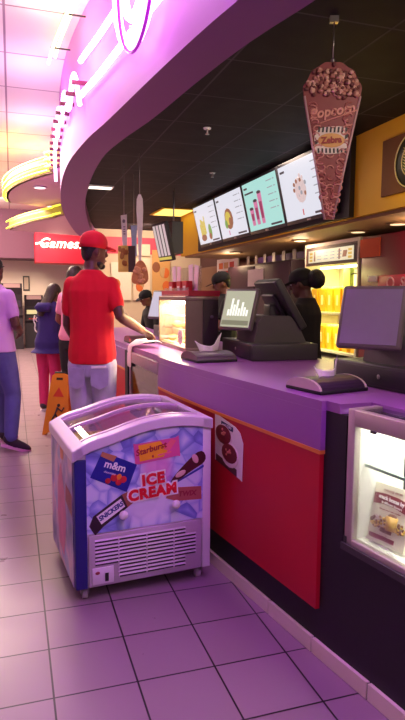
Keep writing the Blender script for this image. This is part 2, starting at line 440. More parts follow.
# blue sweet bag
b = MB(); b.M = Fm(.19, .632, -.42) @ Matrix.Diagonal((1.15, 1, 1.15, 1))
quad(b, [(-.085, -.06), (.085, -.07), (.08, .05), (-.08, .055)], -.0008); b.mid = 1; quad(b, [(-.08, .035), (-.02, .03), (-.015, .056), (-.08, .054)], -.0018)
b.mid = 2
for (x, z, r) in ((.01, -.03, .016), (.035, -.042, .014), (.05, -.025, .015), (-.01, -.05, .012)): b.ball((x, -.002, z), (r, .002, r), 10, 6)
b.mid = 3; b.ball((.028, -.0025, -.02), (.011, .002, .013), 10, 6)
b.mid = 4; b.M = Fm(.19, .632, -.36, -.0105) @ Matrix.Translation((-.005, 0, .018)); b.text('m&m', .050, .001, bold=.0012)
b.M = Fm(.19, .632, -.36, -.0105) @ Matrix.Translation((-.02, 0, -.018)); b.text('chocolate', .015, .001)
b.build('picture_of_sweet_bag', [mat('bag_blue', (36, 40, 150), .35), mat('bag_tan', (190, 128, 90), .5), mat('sweet_red', (200, 40, 50), .4), mat('sweet_orange', (240, 150, 40), .4), Mw], FZ)
# pink and yellow chew pack
b = MB(); b.M = Fm(.40, .708, .09) @ Matrix.Diagonal((.92, 1, .95, 1))
quad(b, [(-.125, -.05), (-.105, -.055), (.11, -.05), (.125, -.055), (.125, .055), (.105, .048), (-.11, .05), (-.125, .055)], -.0008)
b.mid = 1; quad(b, [(-.10, -.042), (.03, -.04), (.06, -.01), (.02, .044), (-.10, .042)], -.0018)
b.mid = 2; b.M = Fm(.40, .708, .2, -.0105) @ Matrix.Translation((-.03, 0, .015)); b.text('Starburst', .042, .001, shear=.2, bold=.001)
b.M = Fm(.40, .708, .09, -.0075); b.ball((-.025, 0, -.026), (.011, .002, .012), 10, 6)
b.mid = 3; quad(b, [(.03, .0), (.06, -.015), (.10, .03), (.075, .042)], -.002)
quad(b, [(-.0, -.03), (.07, -.025), (.07, -.018), (-.0, -.022)], -.002)
b.build('picture_of_chew_pack', [mat('chew_pink', (226, 92, 160), .4), mat('chew_yellow', (246, 176, 40), .4), mat('chew_red', (170, 30, 60), .4), mat('chew_rose', (240, 110, 130), .4)], FZ)
# dark chocolate bar with bitten ice cream end
b = MB(); b.M = Fm(.562, .617, .45)
quad(b, chain := [(q[0], q[1]) for q in chaikin([(-.13, -.03, 0), (-.05, .005, 0), (.10, .045, 0), (.10, -.035, 0), (.0, -.035, 0), (-.08, -.045, 0)], 2, True)], -.0008)
b.mid = 1; b.ball((-.055, -.002, -.018), (.03, .002, .014), 12, 6); b.mid = 2; b.ball((.045, -.002, .01), (.016, .002, .026), 12, 6)
b.mid = 3; quad(b, [(-.13, -.048), (.10, -.055), (.10, -.042), (-.10, -.042)], -.0006)
b.build('picture_of_chocolate_bar', [mat('chocolate', (78, 28, 40), .35, var=.3, scale=30), mat('cut_ice_cream', (222, 180, 176), .5), mat('finger_pink', (228, 176, 186), .5), mat('deep_blue_edge', (58, 66, 170), .4)], FZ)
# nut bar wrapper diagonal lower left
b = MB(); b.M = Fm(.18, .44, .52) @ Matrix.Diagonal((1.15, 1, 1.1, 1))
quad(b, [(-.115, -.05), (-.07, -.038), (.055, -.03), (.062, .035), (-.08, .028), (-.115, .0)], -.0008)
b.mid = 1; quad(b, [(.055, -.03), (.09, -.026), (.10, .0), (.09, .03), (.062, .035)], -.0008)
b.mid = 2; quad(b, [(-.07, -.024), (.048, -.019), (.05, .023), (-.07, .019)], -.0018)
b.mid = 3; b.M = Fm(.18, .44, .52, -.0092) @ Matrix.Translation((-.012, 0, 0)); b.text('SNICKERS', .031, .001, shear=.15, bold=.0012, space=.95)
b.build('picture_of_nut_bar', [mat('bar_brown', (48, 26, 42), .35), mat('bar_nougat', (158, 88, 70), .5, var=.3, scale=60), Mw, mat('bar_blue_letters', (30, 34, 130), .4)], FZ)
# caramel bar lower right
b = MB(); b.M = Fm(.56, .468, -.05)
quad(b, [(-.115, -.012), (-.10, .04), (.07, .036), (.075, -.03), (-.06, -.03)], -.0008)
b.mid = 1; b.M = Fm(.555, .472, -.04, -.0085); b.text('TWIX', .036, .001, bold=.0015, shear=.15)
b.build('picture_of_caramel_bar', [mat('caramel', (178, 96, 92), .5, var=.12), mat('twix_red', (150, 40, 60), .4)], FZ)
for x, z in ((.225, .415), (.49, .432)):
    b = MB(); b.cyl((x, -.006, z), (x, -.02, z), .012, .012); b.ball((x, -.03, z), (.022, .016, .022), 14, 10); b.build('knob', M_white, FZ)
# lid: arched rim front and back, end rails, centre bar
def archstrip(b, y0, y1, dz0, dz1, t0=0, t1=1):
    xs = arange(t0, t1, 25)
    poly = [(x*W, top(x)+dz0) for x in xs]+[(x*W, top(x)+dz1) for x in xs[::-1]]
    return b.prism(poly, y0, y1, 'y', False)
def endstrip(b, x0, x1, y0, y1, dz0, dz1):
    z0 = top(x0/W); z1 = top(x1/W)
    return b.prism([(x0, z0+dz0), (x1, z1+dz0), (x1, z1+dz1), (x0, z0+dz1)], y0, y1, 'y')
b = MB(); archstrip(b, -.022, .045, -.05, 0, -.015, 1.0); archstrip(b, DP-.045, DP+.012, -.05, 0, -.015, 1.0)
endstrip(b, -.012, .045, -.022, DP+.012, -.052, .001); endstrip(b, W-.055, W+.004, -.022, DP+.012, -.052, .001)
lid = b.build('lid_frame', M_lilacwhite, FZ)
mod = lid.modifiers.new('bev', 'BEVEL'); mod.width = .006; mod.segments = 2
Mpane = mat('pane_frame', (214, 188, 214), .35)
for (y0, y1, dz) in ((.05, .36, -.006), (.32, DP-.05, -.022)):
    b = MB(); archstrip(b, y0, y1, dz-.002, dz+.002, .062, .92)
    p = b.build('glass_lid', M_glass, FZ)
    b = MB(); archstrip(b, y0, y0+.022, dz-.006, dz+.008, .062, .92); archstrip(b, y1-.022, y1, dz-.006, dz+.008, .062, .92)
    b.build('pane_frame', Mpane, p)
for x, y in ((.05, .05), (W-.05, .05), (.05, DP-.05), (W-.05, DP-.05)):
    b = MB(); b.cyl((x-.012, y, .026), (x+.012, y, .026), .026, seg=18); b.mid = 1
    b.box((x-.02, y-.016, .026), (x-.015, y+.016, .062)); b.box((x+.015, y-.016, .026), (x+.02, y+.016, .062)); b.box((x-.02, y-.02, .054), (x+.02, y+.02, .064))
    b.build('caster', [mat('caster_rubber', (190, 180, 186), .5), M_steel], FZ)
# stock inside the freezer, seen through the lid
def in_fz(x, y, z): return Matrix.Rotation(math.radians(5), 4, 'Z') @ Vector((x, y, z)) + Vector((.249, 2.665, 0))
stock = [('yellow striped ice lolly box under left end of freezer glass', .080, .20, .16, .28, .40, .715, (240, 214, 120), 1),
         ('pink ice cream box in middle of open freezer stock', .25, .12, .15, .2, .40, .60, (216, 130, 170), 0),
         ('white ice cream tub box beside pink box in freezer', .25, .35, .17, .2, .40, .62, (226, 216, 230), 0),
         ('violet wrapped ice cream box near front right in freezer', .44, .10, .17, .22, .40, .64, (150, 110, 190), 0),
         ('pale glossy ice cream box at back right in freezer', .44, .36, .17, .2, .40, .68, (236, 226, 232), 0)]
for k, (lb, x, y, w, d, z0, z1, col, st) in enumerate(stock):
    o = thing('ice_cream_box', lb, 'ice cream box', in_fz(x, y, z0), math.radians(5), 'ice cream boxes inside the freezer')
    mm = mat('icebox%d' % k, col, .4, var=.12, scale=20)
    MB().rbox((0, 0, .001), (w, d, z1-z0), .006).build('carton', mm, o)
    b = MB(); b.box((w*.42, .0, z1-z0+.0005), (w*.5, d, z1-z0+.002)); b.build('flap_seam', mat('seam%d' % k, tuple(int(c*.55) for c in col), .5), o)

# ------------------------------------------------------------------ poster on red panel
def curve_frame(y, off, z):
    e = .05; t = Vector((face(y+e)-face(y-e), 2*e, 0)).normalized()
    return frame((face(y)+off, y, z), -t, (0, 0, 1))     # local x towards camera, -y outward
ps = thing('food_poster', 'white laminated poster of chocolate dessert bowls stuck on red counter panel', 'poster', curve_frame(2.7, -.008, .68).translation)
PM = curve_frame(2.71, -.0065, .695) @ Matrix.Diagonal((1.2, 1.2, 1.02, 1))
b = MB(); b.M = PM; b.prism([(-.10, -.095), (.115, -.13), (.13, -.135), (.135, .05), (.11, .095), (.07, .115), (-.095, .145), (-.105, .14)], -.003, -.0006, 'y')
b.build('sheet', mat('poster_white', (250, 244, 236), .35, coat=.3), ps, True)
b = MB(); b.M = PM @ Matrix.Translation((.0, -.004, .0))
b.ball((-.025, 0, .045), (.075, .002, .062), 20, 8); b.ball((.03, -.0005, -.035), (.075, .002, .062), 20, 8); b.mid = 1
b.ball((-.025, -.002, .055), (.068, .002, .048), 20, 8); b.ball((.03, -.0022, -.027), (.066, .002, .048), 20, 8); b.mid = 2
for k in range(16):
    a = random.random()*6.28; r = random.random()*.032; c = (-.02, .063) if k % 2 else (.03, -.022)
    b.ball((c[0]+r*math.cos(a), -.0035, c[1]+r*.7*math.sin(a)), (.008, .002, .007), 8, 5)
b.build('bowl_picture', [mat('bowl_white', (240, 226, 218), .4), mat('dessert_red', (118, 34, 36), .4, var=.3, scale=80), mat('dessert_light', (206, 120, 100), .4)], ps, True)
b = MB(); b.M = PM @ Matrix.Translation((0, -.0035, 0)); b.prism([(-.045, .095), (.055, .085), (.055, .108), (-.045, .12)], -.001, .0005, 'y')
b.mid = 1; b.M = PM @ Matrix.Translation((.005, -.005, .102)); b.text('MELTERS', .02, .001)
b.build('name_tag', [mat('poster_blue', (40, 44, 96), .4), Mw], ps, True)
b = MB(); b.mid = 2; b.M = PM @ Matrix.Translation((.02, -.0035, -.095)); b.prism([(-.11, .0), (.07, -.03), (.07, .005), (-.11, .035)], -.001, .0005, 'y')
b.build('caption', [mat('poster_blue', (40, 44, 96), .4), Mw, mat('poster_brown', (86, 50, 44), .4)], ps, True)

# ------------------------------------------------------------------ near glass display case
tdir = Vector((face(1.55)-face(1.8), -.25, 0)).normalized()
org = Vector((face(1.847)+.010, 1.847, .528))
CM = frame(org, tdir, (0, 0, 1)) @ Matrix.Scale(K, 4)                  # x towards camera along counter, y = into counter
CM3 = CM
DL, DH, DD = .68, .49, .40
dc = thing('display_case', 'lit glass snack display case set into counter end at right', 'display case', org)
b = MB(); b.M = CM
b.rbox((0, 0, 0), (.036, .03, DH), .004); b.rbox((DL-.036, 0, 0), (DL, .03, DH), .004)
b.rbox((.03, .0, DH-.058), (DL-.03, .03, DH), .004); b.rbox((.036, 0, .0), (DL-.036, .03, .026), .004)
b.box((.0, .03, DH-.02), (.03, DD, DH)); b.box((DL-.03, .03, DH-.02), (DL, DD, DH)); b.box((.03, DD-.03, DH-.02), (DL-.03, DD, DH))
b.mid = 1; b.box((-.004, -.012, -.018), (DL, .0, .006)); b.box((0, -.003, 0), (.014, .001, .03))
b.build('frame', [M_alu, M_charcoal], dc, True)
Mlit = mat('case_white_lining', (236, 238, 226), .5, var=.02)
b = MB(); b.M = CM
b.box((.004, .03, .0), (.03, DD, DH-.03)); b.box((DL-.03, .03, 0), (DL-.004, DD, DH-.03)); b.box((.03, DD-.02, 0), (DL-.03, DD, DH-.03)); b.box((.03, .03, 0), (DL-.03, DD-.02, .02))
b.build('lining', Mlit, dc, True)
b = MB(); b.M = CM; b.box((.036, .012, .026), (DL-.036, .018, DH-.058)); b.build('front_glass', M_glass, dc, True)
b = MB(); b.M = CM; b.box((.03, .03, DH-.012), (DL-.03, DD-.03, DH-.006)); b.build('top_glass', M_glassdark, dc, True)
b = MB(); b.M = CM; b.box((.031, .06, .284), (DL-.031, DD-.021, .290)); b.mid = 1; b.box((.031, .056, .282), (DL-.031, .06, .292))
b.build('shelf', [M_glass, mat('shelf_edge', (110, 140, 128), .3)], dc, True)
b = MB(); b.M = CM; b.cyl((.05, .09, DH-.036), (DL-.05, .09, DH-.036), .009, seg=10); b.mid = 1; b.box((.04, .078, DH-.025), (DL-.04, .102, DH-.014))
b.build('light_tube', [mat('case_tube', (255, 255, 245), .5, emit=(250, 255, 240), es=9), M_white], dc, True)
b = MB(); b.M = CM; b.rbox((.115, -.006, DH-.064), (.14, .002, DH-.054), .002); b.build('latch', M_charcoal, dc, True)
# popcorn card standing in the case
pc = thing('popcorn_card', 'cream printed popcorn card standing inside lit display case', 'sign card', CM @ Vector((.15, .12, .02)))
PM = CM @ Matrix.Translation((.128, .065, .026)) @ Matrix.Rotation(math.radians(-14), 4, 'X') @ Matrix.Rotation(math.radians(-3), 4, 'Y')
b = MB(); b.M = PM; b.box((-.085, 0, 0), (.085, .012, .205)); b.build('board', mat('card_cream', (226, 222, 200), .5), pc, True)
b = MB(); b.M = PM @ Matrix.Translation((0, -.0012, .15))
b.prism([(-.08, -.018), (-.03, -.012), (.03, -.016), (.085, -.028), (.085, .012), (.03, .022), (-.03, .024), (-.08, .02)], -.001, .001, 'y')
b.mid = 1; b.M = PM @ Matrix.Translation((0, -.003, .158)) @ Matrix.Rotation(math.radians(3), 4, 'Y'); b.text('snack boxes by', .019, .001, bold=.0006)
b.M = PM @ Matrix.Translation((.005, -.003, .141)) @ Matrix.Rotation(math.radians(4), 4, 'Y'); b.text('in different flavours', .012, .001)
b.mid = 0; b.M = PM @ Matrix.Translation((0, -.0018, .185)); b.text('CHOOSE FROM', .012, .001)
b.M = PM @ Matrix.Translation((0, -.0018, .12)); b.text('choose your own combo', .0095, .001)
b.M = PM @ Matrix.Translation((-.02, -.001, .022)); b.prism([(-.055, -.007), (.06, -.007), (.06, .008), (-.055, .008)], -.001, .001, 'y')
b.build('print', [mat('card_maroon', (128, 38, 44), .5), M_paper], pc, True)
b = MB(); b.M = PM @ Matrix.Translation((0, -.002, .07))
for k in range(90):
    t = random.random(); b.mid = 0 if random.random() < .6 else 1
    b.ball((-.075+.155*t, -.002, random.uniform(-.018, .024)*(1.2-abs(t-.5))), (.0062, .003, .0055), 7, 5)
b.mid = 2; b.M = PM @ Matrix.Translation((.02, -.005, .08)); b.cyl((0, 0, -.022), (0, 0, .025), .018, .022, 14); b.mid = 3; b.ball((0, 0, .026), (.02, .008, .009), 10, 6)
b.mid = 1; b.cbox((-.02, 0, -.028), (.05, .004, .016))
b.build('popcorn_picture', [mat('popcorn_yellow', (206, 172, 70), .6), mat('popcorn_brown', (112, 70, 42), .6), mat('cup_gold', (190, 150, 70), .5), mat('cup_brown', (96, 58, 42), .5)], pc, True)

# ------------------------------------------------------------------ far glass case set in the counter
o2 = Vector((face(4.59)+.0, 4.59, .556)); t2 = Vector((face(3.747)-face(4.59), -.843, 0)).normalized()
CM = frame(o2, t2, (0, 0, 1)) @ Matrix.Scale(K, 4)
fc = thing('display_case', 'glass snack case under the pillar with bags seen inside', 'display case', o2)
b = MB(); b.M = CM
b.rbox((0, -.0, .0), (.03, .025, .43), .003); b.rbox((.775, 0, .0), (.80, .025, .43), .003)
b.rbox((0, -.004, .352), (.80, .03, .43), .004); b.rbox((.03, 0, 0), (.775, .025, .03), .003)
b.build('frame', mat('mauve_grey_frame', (170, 150, 160), .4, metal=.2), fc, True)
b = MB(); b.M = CM; b.box((.03, .38, .0), (.775, .4, .41)); b.box((.03, .03, .02), (.775, .38, .03)); b.build('lining', mat('far_case_lining', (140, 122, 140), .6), fc, True)
b = MB(); b.M = CM; b.box((.03, .01, .03), (.775, .014, .352)); b.build('front_glass', M_glassdark, fc, True)
b = MB(); b.M = CM; b.box((.03, .03, .185), (.775, .36, .195)); b.build('shelf', mat('case_shelf', (150, 140, 160), .3), fc, True)
for k, (x, w, z, h, col, lb) in enumerate(((.10, .20, .196, .15, (206, 178, 60), 'yellow snack bag at left on upper shelf of far glass case'),
                                  (.33, .16, .196, .14, (200, 160, 52), 'mustard snack bag in middle of upper shelf of far glass case'),
                                  (.56, .18, .196, .10, (206, 196, 214), 'pale folded packets at right on upper shelf of far glass case'),
                                  (.40, .30, .032, .11, (86, 70, 150), 'violet carton on bottom of far glass case'),
                                  (.05, .16, .032, .10, (170, 60, 70), 'red packet at bottom left of far glass case'))):
    o = thing('snack_packet', lb, 'snack packet', CM @ Vector((x, .1, z)), 0, 'snacks in the far glass case')
    PM = CM @ Matrix.Translation((x, .10, z))
    b = MB(); b.M = PM; b.loft([[(0, 0, .001), (w, 0, .001), (w, .1, .001), (0, .1, .001)], [(-.006, -.01, h*.4), (w+.006, -.01, h*.4), (w+.006, .11, h*.4), (-.006, .11, h*.4)], [(.004, .04, h*.93), (w-.004, .04, h*.93), (w-.004, .06, h*.93), (.004, .06, h*.93)]], True, False)
    b.build('pack', mat('snack%d' % k, col, .35, var=.2, scale=25), o, True)
    b = MB(); b.M = PM; b.box((.004, .046, h*.93), (w-.004, .052, h)); b.build('seal', M_paper, o, True)

# ------------------------------------------------------------------ napkin dispensers
Mnt = mat('dispenser_top', (58, 40, 62), .3); Mns = mat('dispenser_side', (206, 192, 178), .4)
def napkin(loc, rot, sx, sy, label, tissue, mats, grp='napkin dispensers on the counter'):
    loc = (loc[0]*K, loc[1]*K, ZT+.001); o = thing('napkin_dispenser', label, 'napkin dispenser', loc, rot, grp); o.scale = (K, K, K)
    MB().rbox((0, -sy/2-.004, 0), (sx+.004, sy/2+.004, .014), .004).build('base', M_black, o)
    arc = [(sy/2*math.cos(a), .014+.042*math.sin(a)) for a in arange(0, PI, 13)]
    MB().prism(arc, .012, sx-.012, 'x', False).build('body', mats[0], o)
    b = MB(); b.prism(arc, 0.0, .0115, 'x'); b.build('end_cheek', mats[1], o)
    b = MB(); b.prism(arc, sx-.0115, sx, 'x'); b.build('end_cheek', mats[1], o)
    if tissue:
        b = MB(); rings = []
        base = [(-.05, -.03), (-.02, .0), (.015, -.02), (.05, .01), (.06, .03)]
        top_ = [(-.085, -.045, .05*tissue), (-.03, .02, .028*tissue), (.015, -.03, .022*tissue), (.06, .03, .055*tissue), (.09, .055, .075*tissue)]
        lo = chaikin([(p[0], p[1], 0) for p in base], 2); hi = chaikin(top_, 2); vs = []
        for s_ in range(5):
            t = s_/4
            for a, c in zip(lo, hi): vs.append((sx/2+(a.x*(1-t)+c.x*t)*1.25, a.y*(1-t)+c.y*t, .05+c.z*t*1.15))
        n = len(lo); fs = [(k*n+i, k*n+i+1, (k+1)*n+i+1, (k+1)*n+i) for k in range(4) for i in range(n-1)]
        b.add(vs, fs, True); tt = b.build('tissue', M_tissue, o); sm = tt.modifiers.new('s', 'SOLIDIFY'); sm.thickness = .002
    return o
napkin((1.10, 2.085, 1.071), math.radians(12), .25, .21, 'cream sided napkin dispenser with tissue on near end of purple counter', 1.0, (Mnt, Mns))
napkin((.975, 3.26, 1.071), math.radians(6), .25, .25, 'grey napkin dispenser with tissue in front of glowing warmer', 1.25, (mat('dispenser_top_b', (96, 76, 96), .3), mat('dispenser_side_b', (96, 84, 88), .4)))
napkin((.87, 4.66, 1.071), math.radians(0), .2, .24, 'dark napkin dispenser by red shirted man\'s hand', 0, (mat('dispenser_top_c', (60, 36, 48), .3), mat('dispenser_side_c', (120, 40, 60), .4)))
# cloth over counter edge
b = MB(); vs = []; fs = []
prof = [(.19, .03), (.14, .055), (.09, .035), (.045, .05), (.02, .02), (-.006, .012), (-.016, -.02), (-.018, -.10), (-.016, -.17)]
ny = 9
for i, (dx, dz) in enumerate(prof):
    for k in range(ny):
        t = k/(ny-1); hang = i >= 5
        w = .14 if hang else .30
        y = 4.50 - (0 if hang else .05) + (t-.5)*w*(1-.25*(i >= 7))+ (.05 if hang else 0)
        wob = .012*math.sin(k*1.9+i*1.1)
        zz = ZT+.004+dz+(abs(wob) if not hang else 0)*(1 if dz > .0 else 0)
        vs.append((face(y)+.012+dx+(wob*.5-.006 if hang else 0), y, max(zz, ZT+.003) if not hang else zz))
for i in range(len(prof)-1):
    for k in range(ny-1): fs.append((i*ny+k, i*ny+k+1, (i+1)*ny+k+1, (i+1)*ny+k))
b.add(vs, fs, True); o = b.build('cleaning_cloth', M_tissue); sm = o.modifiers.new('s', 'SOLIDIFY'); sm.thickness = .004; ss = o.modifiers.new('ss', 'SUBSURF'); ss.levels = 1; ss.render_levels = 1
tag(o, 'white cloth hanging over counter edge above far glass case', 'cloth')

# ------------------------------------------------------------------ heated food cabinet
hw = thing('food_warmer', 'heated glass cabinet glowing warm white on counter', 'food warmer', (1.30, 4.3, ZT+.001))
HM = frame((1.095*K, 4.49*K, ZT+.001), (.0, -1, 0), (0, 0, 1)) @ Matrix.Scale(K, 4)   # x toward camera, y into counter
L_, D_, Z_ = .75, .23, .375
Mhw = mat('warmer_steel', (150, 132, 118), .35, metal=.5)
b = MB(); b.M = HM
b.rbox((0, 0, 0), (L_, D_, .03), .004); b.rbox((0, 0, Z_-.03), (L_, D_, Z_), .004)
b.box((0, .0, .03), (.02, D_, Z_-.03)); b.box((L_-.02, .012, .03), (L_, D_, Z_-.03)); b.box((.02, D_-.02, .03), (L_-.02, D_, Z_-.03)); b.box((L_-.014, .0, .03), (L_, .012, Z_-.03))
b.build('housing', Mhw, hw, True)
b = MB(); b.M = HM; b.box((L_, .12, .005), (L_+.012, D_-.005, Z_-.02)); b.mid = 1; b.ball((L_+.014, .18, .24), (.006, .012, .012), 10, 6)
b.build('side_panel', [mat('warmer_side_dark', (66, 56, 56), .4), M_steel], hw, True)
b = MB(); b.M = HM; b.box((.02, .002, .03), (L_-.014, .006, Z_-.03)); b.build('front_glass', M_glass, hw, True)
b = MB(); b.M = HM; b.box((.021, D_-.03, .03), (L_-.021, D_-.0205, Z_-.031)); b.box((.021, .03, .030), (L_-.021, D_-.03, .036)); b.build('lining', mat('warm_lining', (255, 236, 196), .5), hw, True)
for z in (.14, .235):
    b = MB(); b.M = HM
    for k in range(5): b.cyl((.022, .03+.04*k, z), (L_-.022, .05+.05*k, z), .003, seg=6)
    b.build('rack', M_steel, hw, True)
b = MB(); b.M = HM; b.cyl((.05, .10, Z_-.045), (L_-.05, .10, Z_-.045), .010, seg=10); b.build('heat_lamp', mat('warm_tube', (255, 236, 200), .5, emit=(255, 238, 200), es=45), hw, True)
b = MB(); b.M = HM; b.M = HM @ Matrix.Translation((.615, .001, .095)); b.ball((0, 0, 0), (.062, .0015, .052), 24, 8); b.mid = 1
for k in range(8):
    a = k*PI/4; b.ball((.036*math.cos(a), -.0015, .03*math.sin(a)), (.009, .0012, .009), 8, 5)
b.tube([(.018*math.cos(a), -.002, .015*math.sin(a)) for a in arange(0, 2*PI*.98, 16)], .002, 5)
b.build('sticker', [M_white, mat('sticker_grey', (140, 120, 110), .5)], hw, True)
for k in range(10):
    x = .09+.062*(k % 5)*2.0; z = .037 if k < 5 else .144
    if k == 4: x = .52
    p = HM @ Vector((x, .095+.04*(k % 2), z))
    o = thing('hot_pie', ('golden pie on %s of heated cabinet, %s' % ('floor' if k < 5 else 'middle rack', ['at far end', 'second from far end', 'in middle', 'second from near end', 'at near end'][k % 5])), 'pie', p, 0, 'pies in the heated cabinet')
    MB().loft([[(.045*c*math.cos(a), .045*c*math.sin(a), zz) for a in arange(0, 2*PI*15/16, 16)] for c, zz in ((.8, 0), (1, .02), (.97, .034))]).build('crust', mat('pie_crust', (214, 160, 84), .6, var=.2), o)
    MB().ball((0, 0, .034), (.042, .042, .016), 14, 6).build('lid', mat('pie_lid', (190, 118, 52), .5, var=.2), o)
# red tray and holder on the cabinet
zt = ZT+.001+Z_*K+.001
tr = thing('red_tray', 'shallow red tray lying on top of heated cabinet', 'tray', (1.3, 4.1, zt))
b = MB(); b.M = Matrix.Translation((1.115*K, 3.74*K, zt)) @ Matrix.Scale(K, 4); b.rbox((0, 0, 0), (.22, .74, .008), .003)
b.build('bottom', mat('tray_red', (178, 26, 56), .4), tr, True)
b = MB(); b.M = Matrix.Translation((1.115*K, 3.74*K, zt)) @ Matrix.Scale(K, 4)
for lo, hi in (((0, 0, .008), (.22, .012, .038)), ((0, .728, .008), (.22, .74, .038)), ((0, .012, .008), (.012, .728, .038)), ((.208, .012, .008), (.22, .728, .038))): b.box(lo, hi)
b.build('rim', mat('tray_red', (178, 26, 56), .4), tr, True)
zh = zt+.010
ho = thing('leaflet_holder', 'clear acrylic leaflet holder with white flaps standing in red tray', 'holder', (1.25, 4.05, zh))
HM2 = frame((1.13*K, 4.46*K, zh), (0.05, -1, 0), (0, 0, 1)) @ Matrix.Scale(K, 4)
b = MB(); b.M = HM2; b.box((0, 0, 0), (.56, .1, .006)); b.box((0, .094, 0), (.56, .1, .20)); b.box((0, 0, 0), (.56, .004, .05)); b.build('acrylic', M_glass, ho, True)
for x0, a in ((.01, -.12), (.10, .04), (.38, -.04), (.47, .14)):
    b = MB(); b.M = HM2 @ Matrix.Translation((x0, .07, .008)) @ Matrix.Rotation(a, 4, 'Y'); b.box((0, 0, 0), (.085, .004, .205)); b.build('flap', mat('pinkish_white', (236, 214, 220), .4), ho, True)
for k, (x, lb) in enumerate(((.085, 'red carton at left in acrylic holder on heated cabinet'), (.27, 'red carton at middle in acrylic holder on heated cabinet'), (.40, 'red carton at right in acrylic holder on heated cabinet'))):
    p = HM2 @ Vector((x, .01, .0075)); o = thing('red_carton', lb, 'carton', p, 0, 'red cartons in the acrylic holder')
    b = MB(); b.M = HM2 @ Matrix.Translation((x, .012, .0075)); b.box((0, 0, 0), (.09, .045, .09)); b.build('box', mat('carton_red', (196, 24, 44), .4), o, True)
    b = MB(); b.M = HM2 @ Matrix.Translation((x, .012, .0075)); b.box((.02, -.002, .02), (.07, -.0002, .055)); b.build('label_patch', M_paper, o, True)

# ------------------------------------------------------------------ point of sale terminals
def pos(label, loc, rot, scr, so=(0, 0, 0, 0), oz=.32, group='till terminals on the counter'):
    o = thing('till_terminal', label, 'till', (loc[0]*K, loc[1]*K, ZT+.001), rot, group); o.scale = (K, K, K)
    MB().rbox((0, -.30, 0), (.42, .30, .098), .006).build('cash_drawer', M_charcoal, o)
    b = MB(); b.rbox((-.003, -.27, .012), (-.0005, .27, .085), .001); b.mid = 1; b.ball((-.004, .0, .05), (.003, .01, .01), 10, 6)
    b.build('drawer_front', [mat('drawer_front', (46, 43, 45), .5), M_steel], o)
    b = MB(); b.prism([(.06, .098), (.40, .098), (.35, .20), (.29, .26), (.12, .26), (.08, .22)], -.17, .17, 'y'); b.build('stand', mat('stand_plastic', (88, 83, 80), .45), o)
    b = MB(); b.M = Matrix.Translation((.25, 0, .24)); b.rbox((-.05, -.06, 0), (.05, .06, .09), .01); b.build('hinge', M_charcoal, o)
    # customer display
    CMd = Matrix.Translation((-.03+so[0], -.03+so[1], .17+so[2])) @ Matrix.Rotation(math.radians(30+so[3]), 4, 'Z') @ Matrix.Rotation(math.radians(17), 4, 'Y')
    b = MB(); b.M = CMd; b.rbox((-.0, -.135, 0), (.032, .135, .27), .012, 3); b.rbox((.03, -.03, .03), (.17, .03, .09), .01); q = b.build('customer_screen', mat('bezel', (112, 104, 98), .4), o)
    b = MB(); b.M = CMd; b.box((-.002, -.118, .018), (-.0002, .118, .252)); b.build('display', scr, q)
    CMs = Matrix.Translation((.30, 0, oz)) @ Matrix.Rotation(math.radians(-32), 4, 'Y')
    b = MB(); b.M = CMs; b.rbox((-.03, -.19, -.16), (.02, .19, .19), .012, 3); b.rbox((-.055, -.1, -.09), (-.03, .1, .11), .01); b.build('operator_screen', M_charcoal, o)
    b = MB(); b.M = CMs; b.box((.0202, -.17, -.13), (.0215, .17, .17)); b.build('operator_display', mat('dark_display', (24, 26, 34), .15), o)
    return o
scr1 = mat('till_screen_lit', (60, 60, 50), .2, emit=(206, 206, 176), es=.75, var=0)
scr2 = mat('till_screen_pale', (150, 142, 158), .15, var=.04)  # glossy reflection put into the screen's pale base colour
scr3 = mat('till_screen_white', (60, 60, 60), .2, emit=(214, 204, 224), es=.85, var=0)
T1 = pos('grey till with lit cream customer screen on middle of counter', (1.34, 3.44, 1.071), math.radians(-3), scr1)
T2 = pos('grey till with blank glossy screen at right edge of counter', (1.44, 2.06, 1.071), math.radians(8), scr2, (-.045, .03, .0, 0), .22)
T3 = pos('far till with white screen behind glowing warmer', (1.28, 5.25, 1.071), math.radians(-4), scr3)
# picture on first till's customer screen
for ch in T1.children:
    if ch.name.startswith('customer_screen'):
        CMd = Matrix.Translation((-.03, -.03, .17)) @ Matrix.Rotation(math.radians(30), 4, 'Z') @ Matrix.Rotation(math.radians(17), 4, 'Y')
        b = MB(); b.M = CMd
        hs = [.05, .07, .11, .06, .13, .09, .14, .05]
        for k, h in enumerate(hs): b.box((-.0035, -.09+k*.022, .09), (-.0022, -.074+k*.022, .09+h*.8))
        b.mid = 1; b.box((-.0035, -.11, .03), (-.0022, .11, .06))
        b.build('screen_graphics', [mat('scr_white', (80, 80, 80), .3, emit=(250, 250, 240), es=1.1, var=0), mat('scr_dim', (60, 60, 60), .3, emit=(150, 150, 120), es=.7, var=0)], ch)

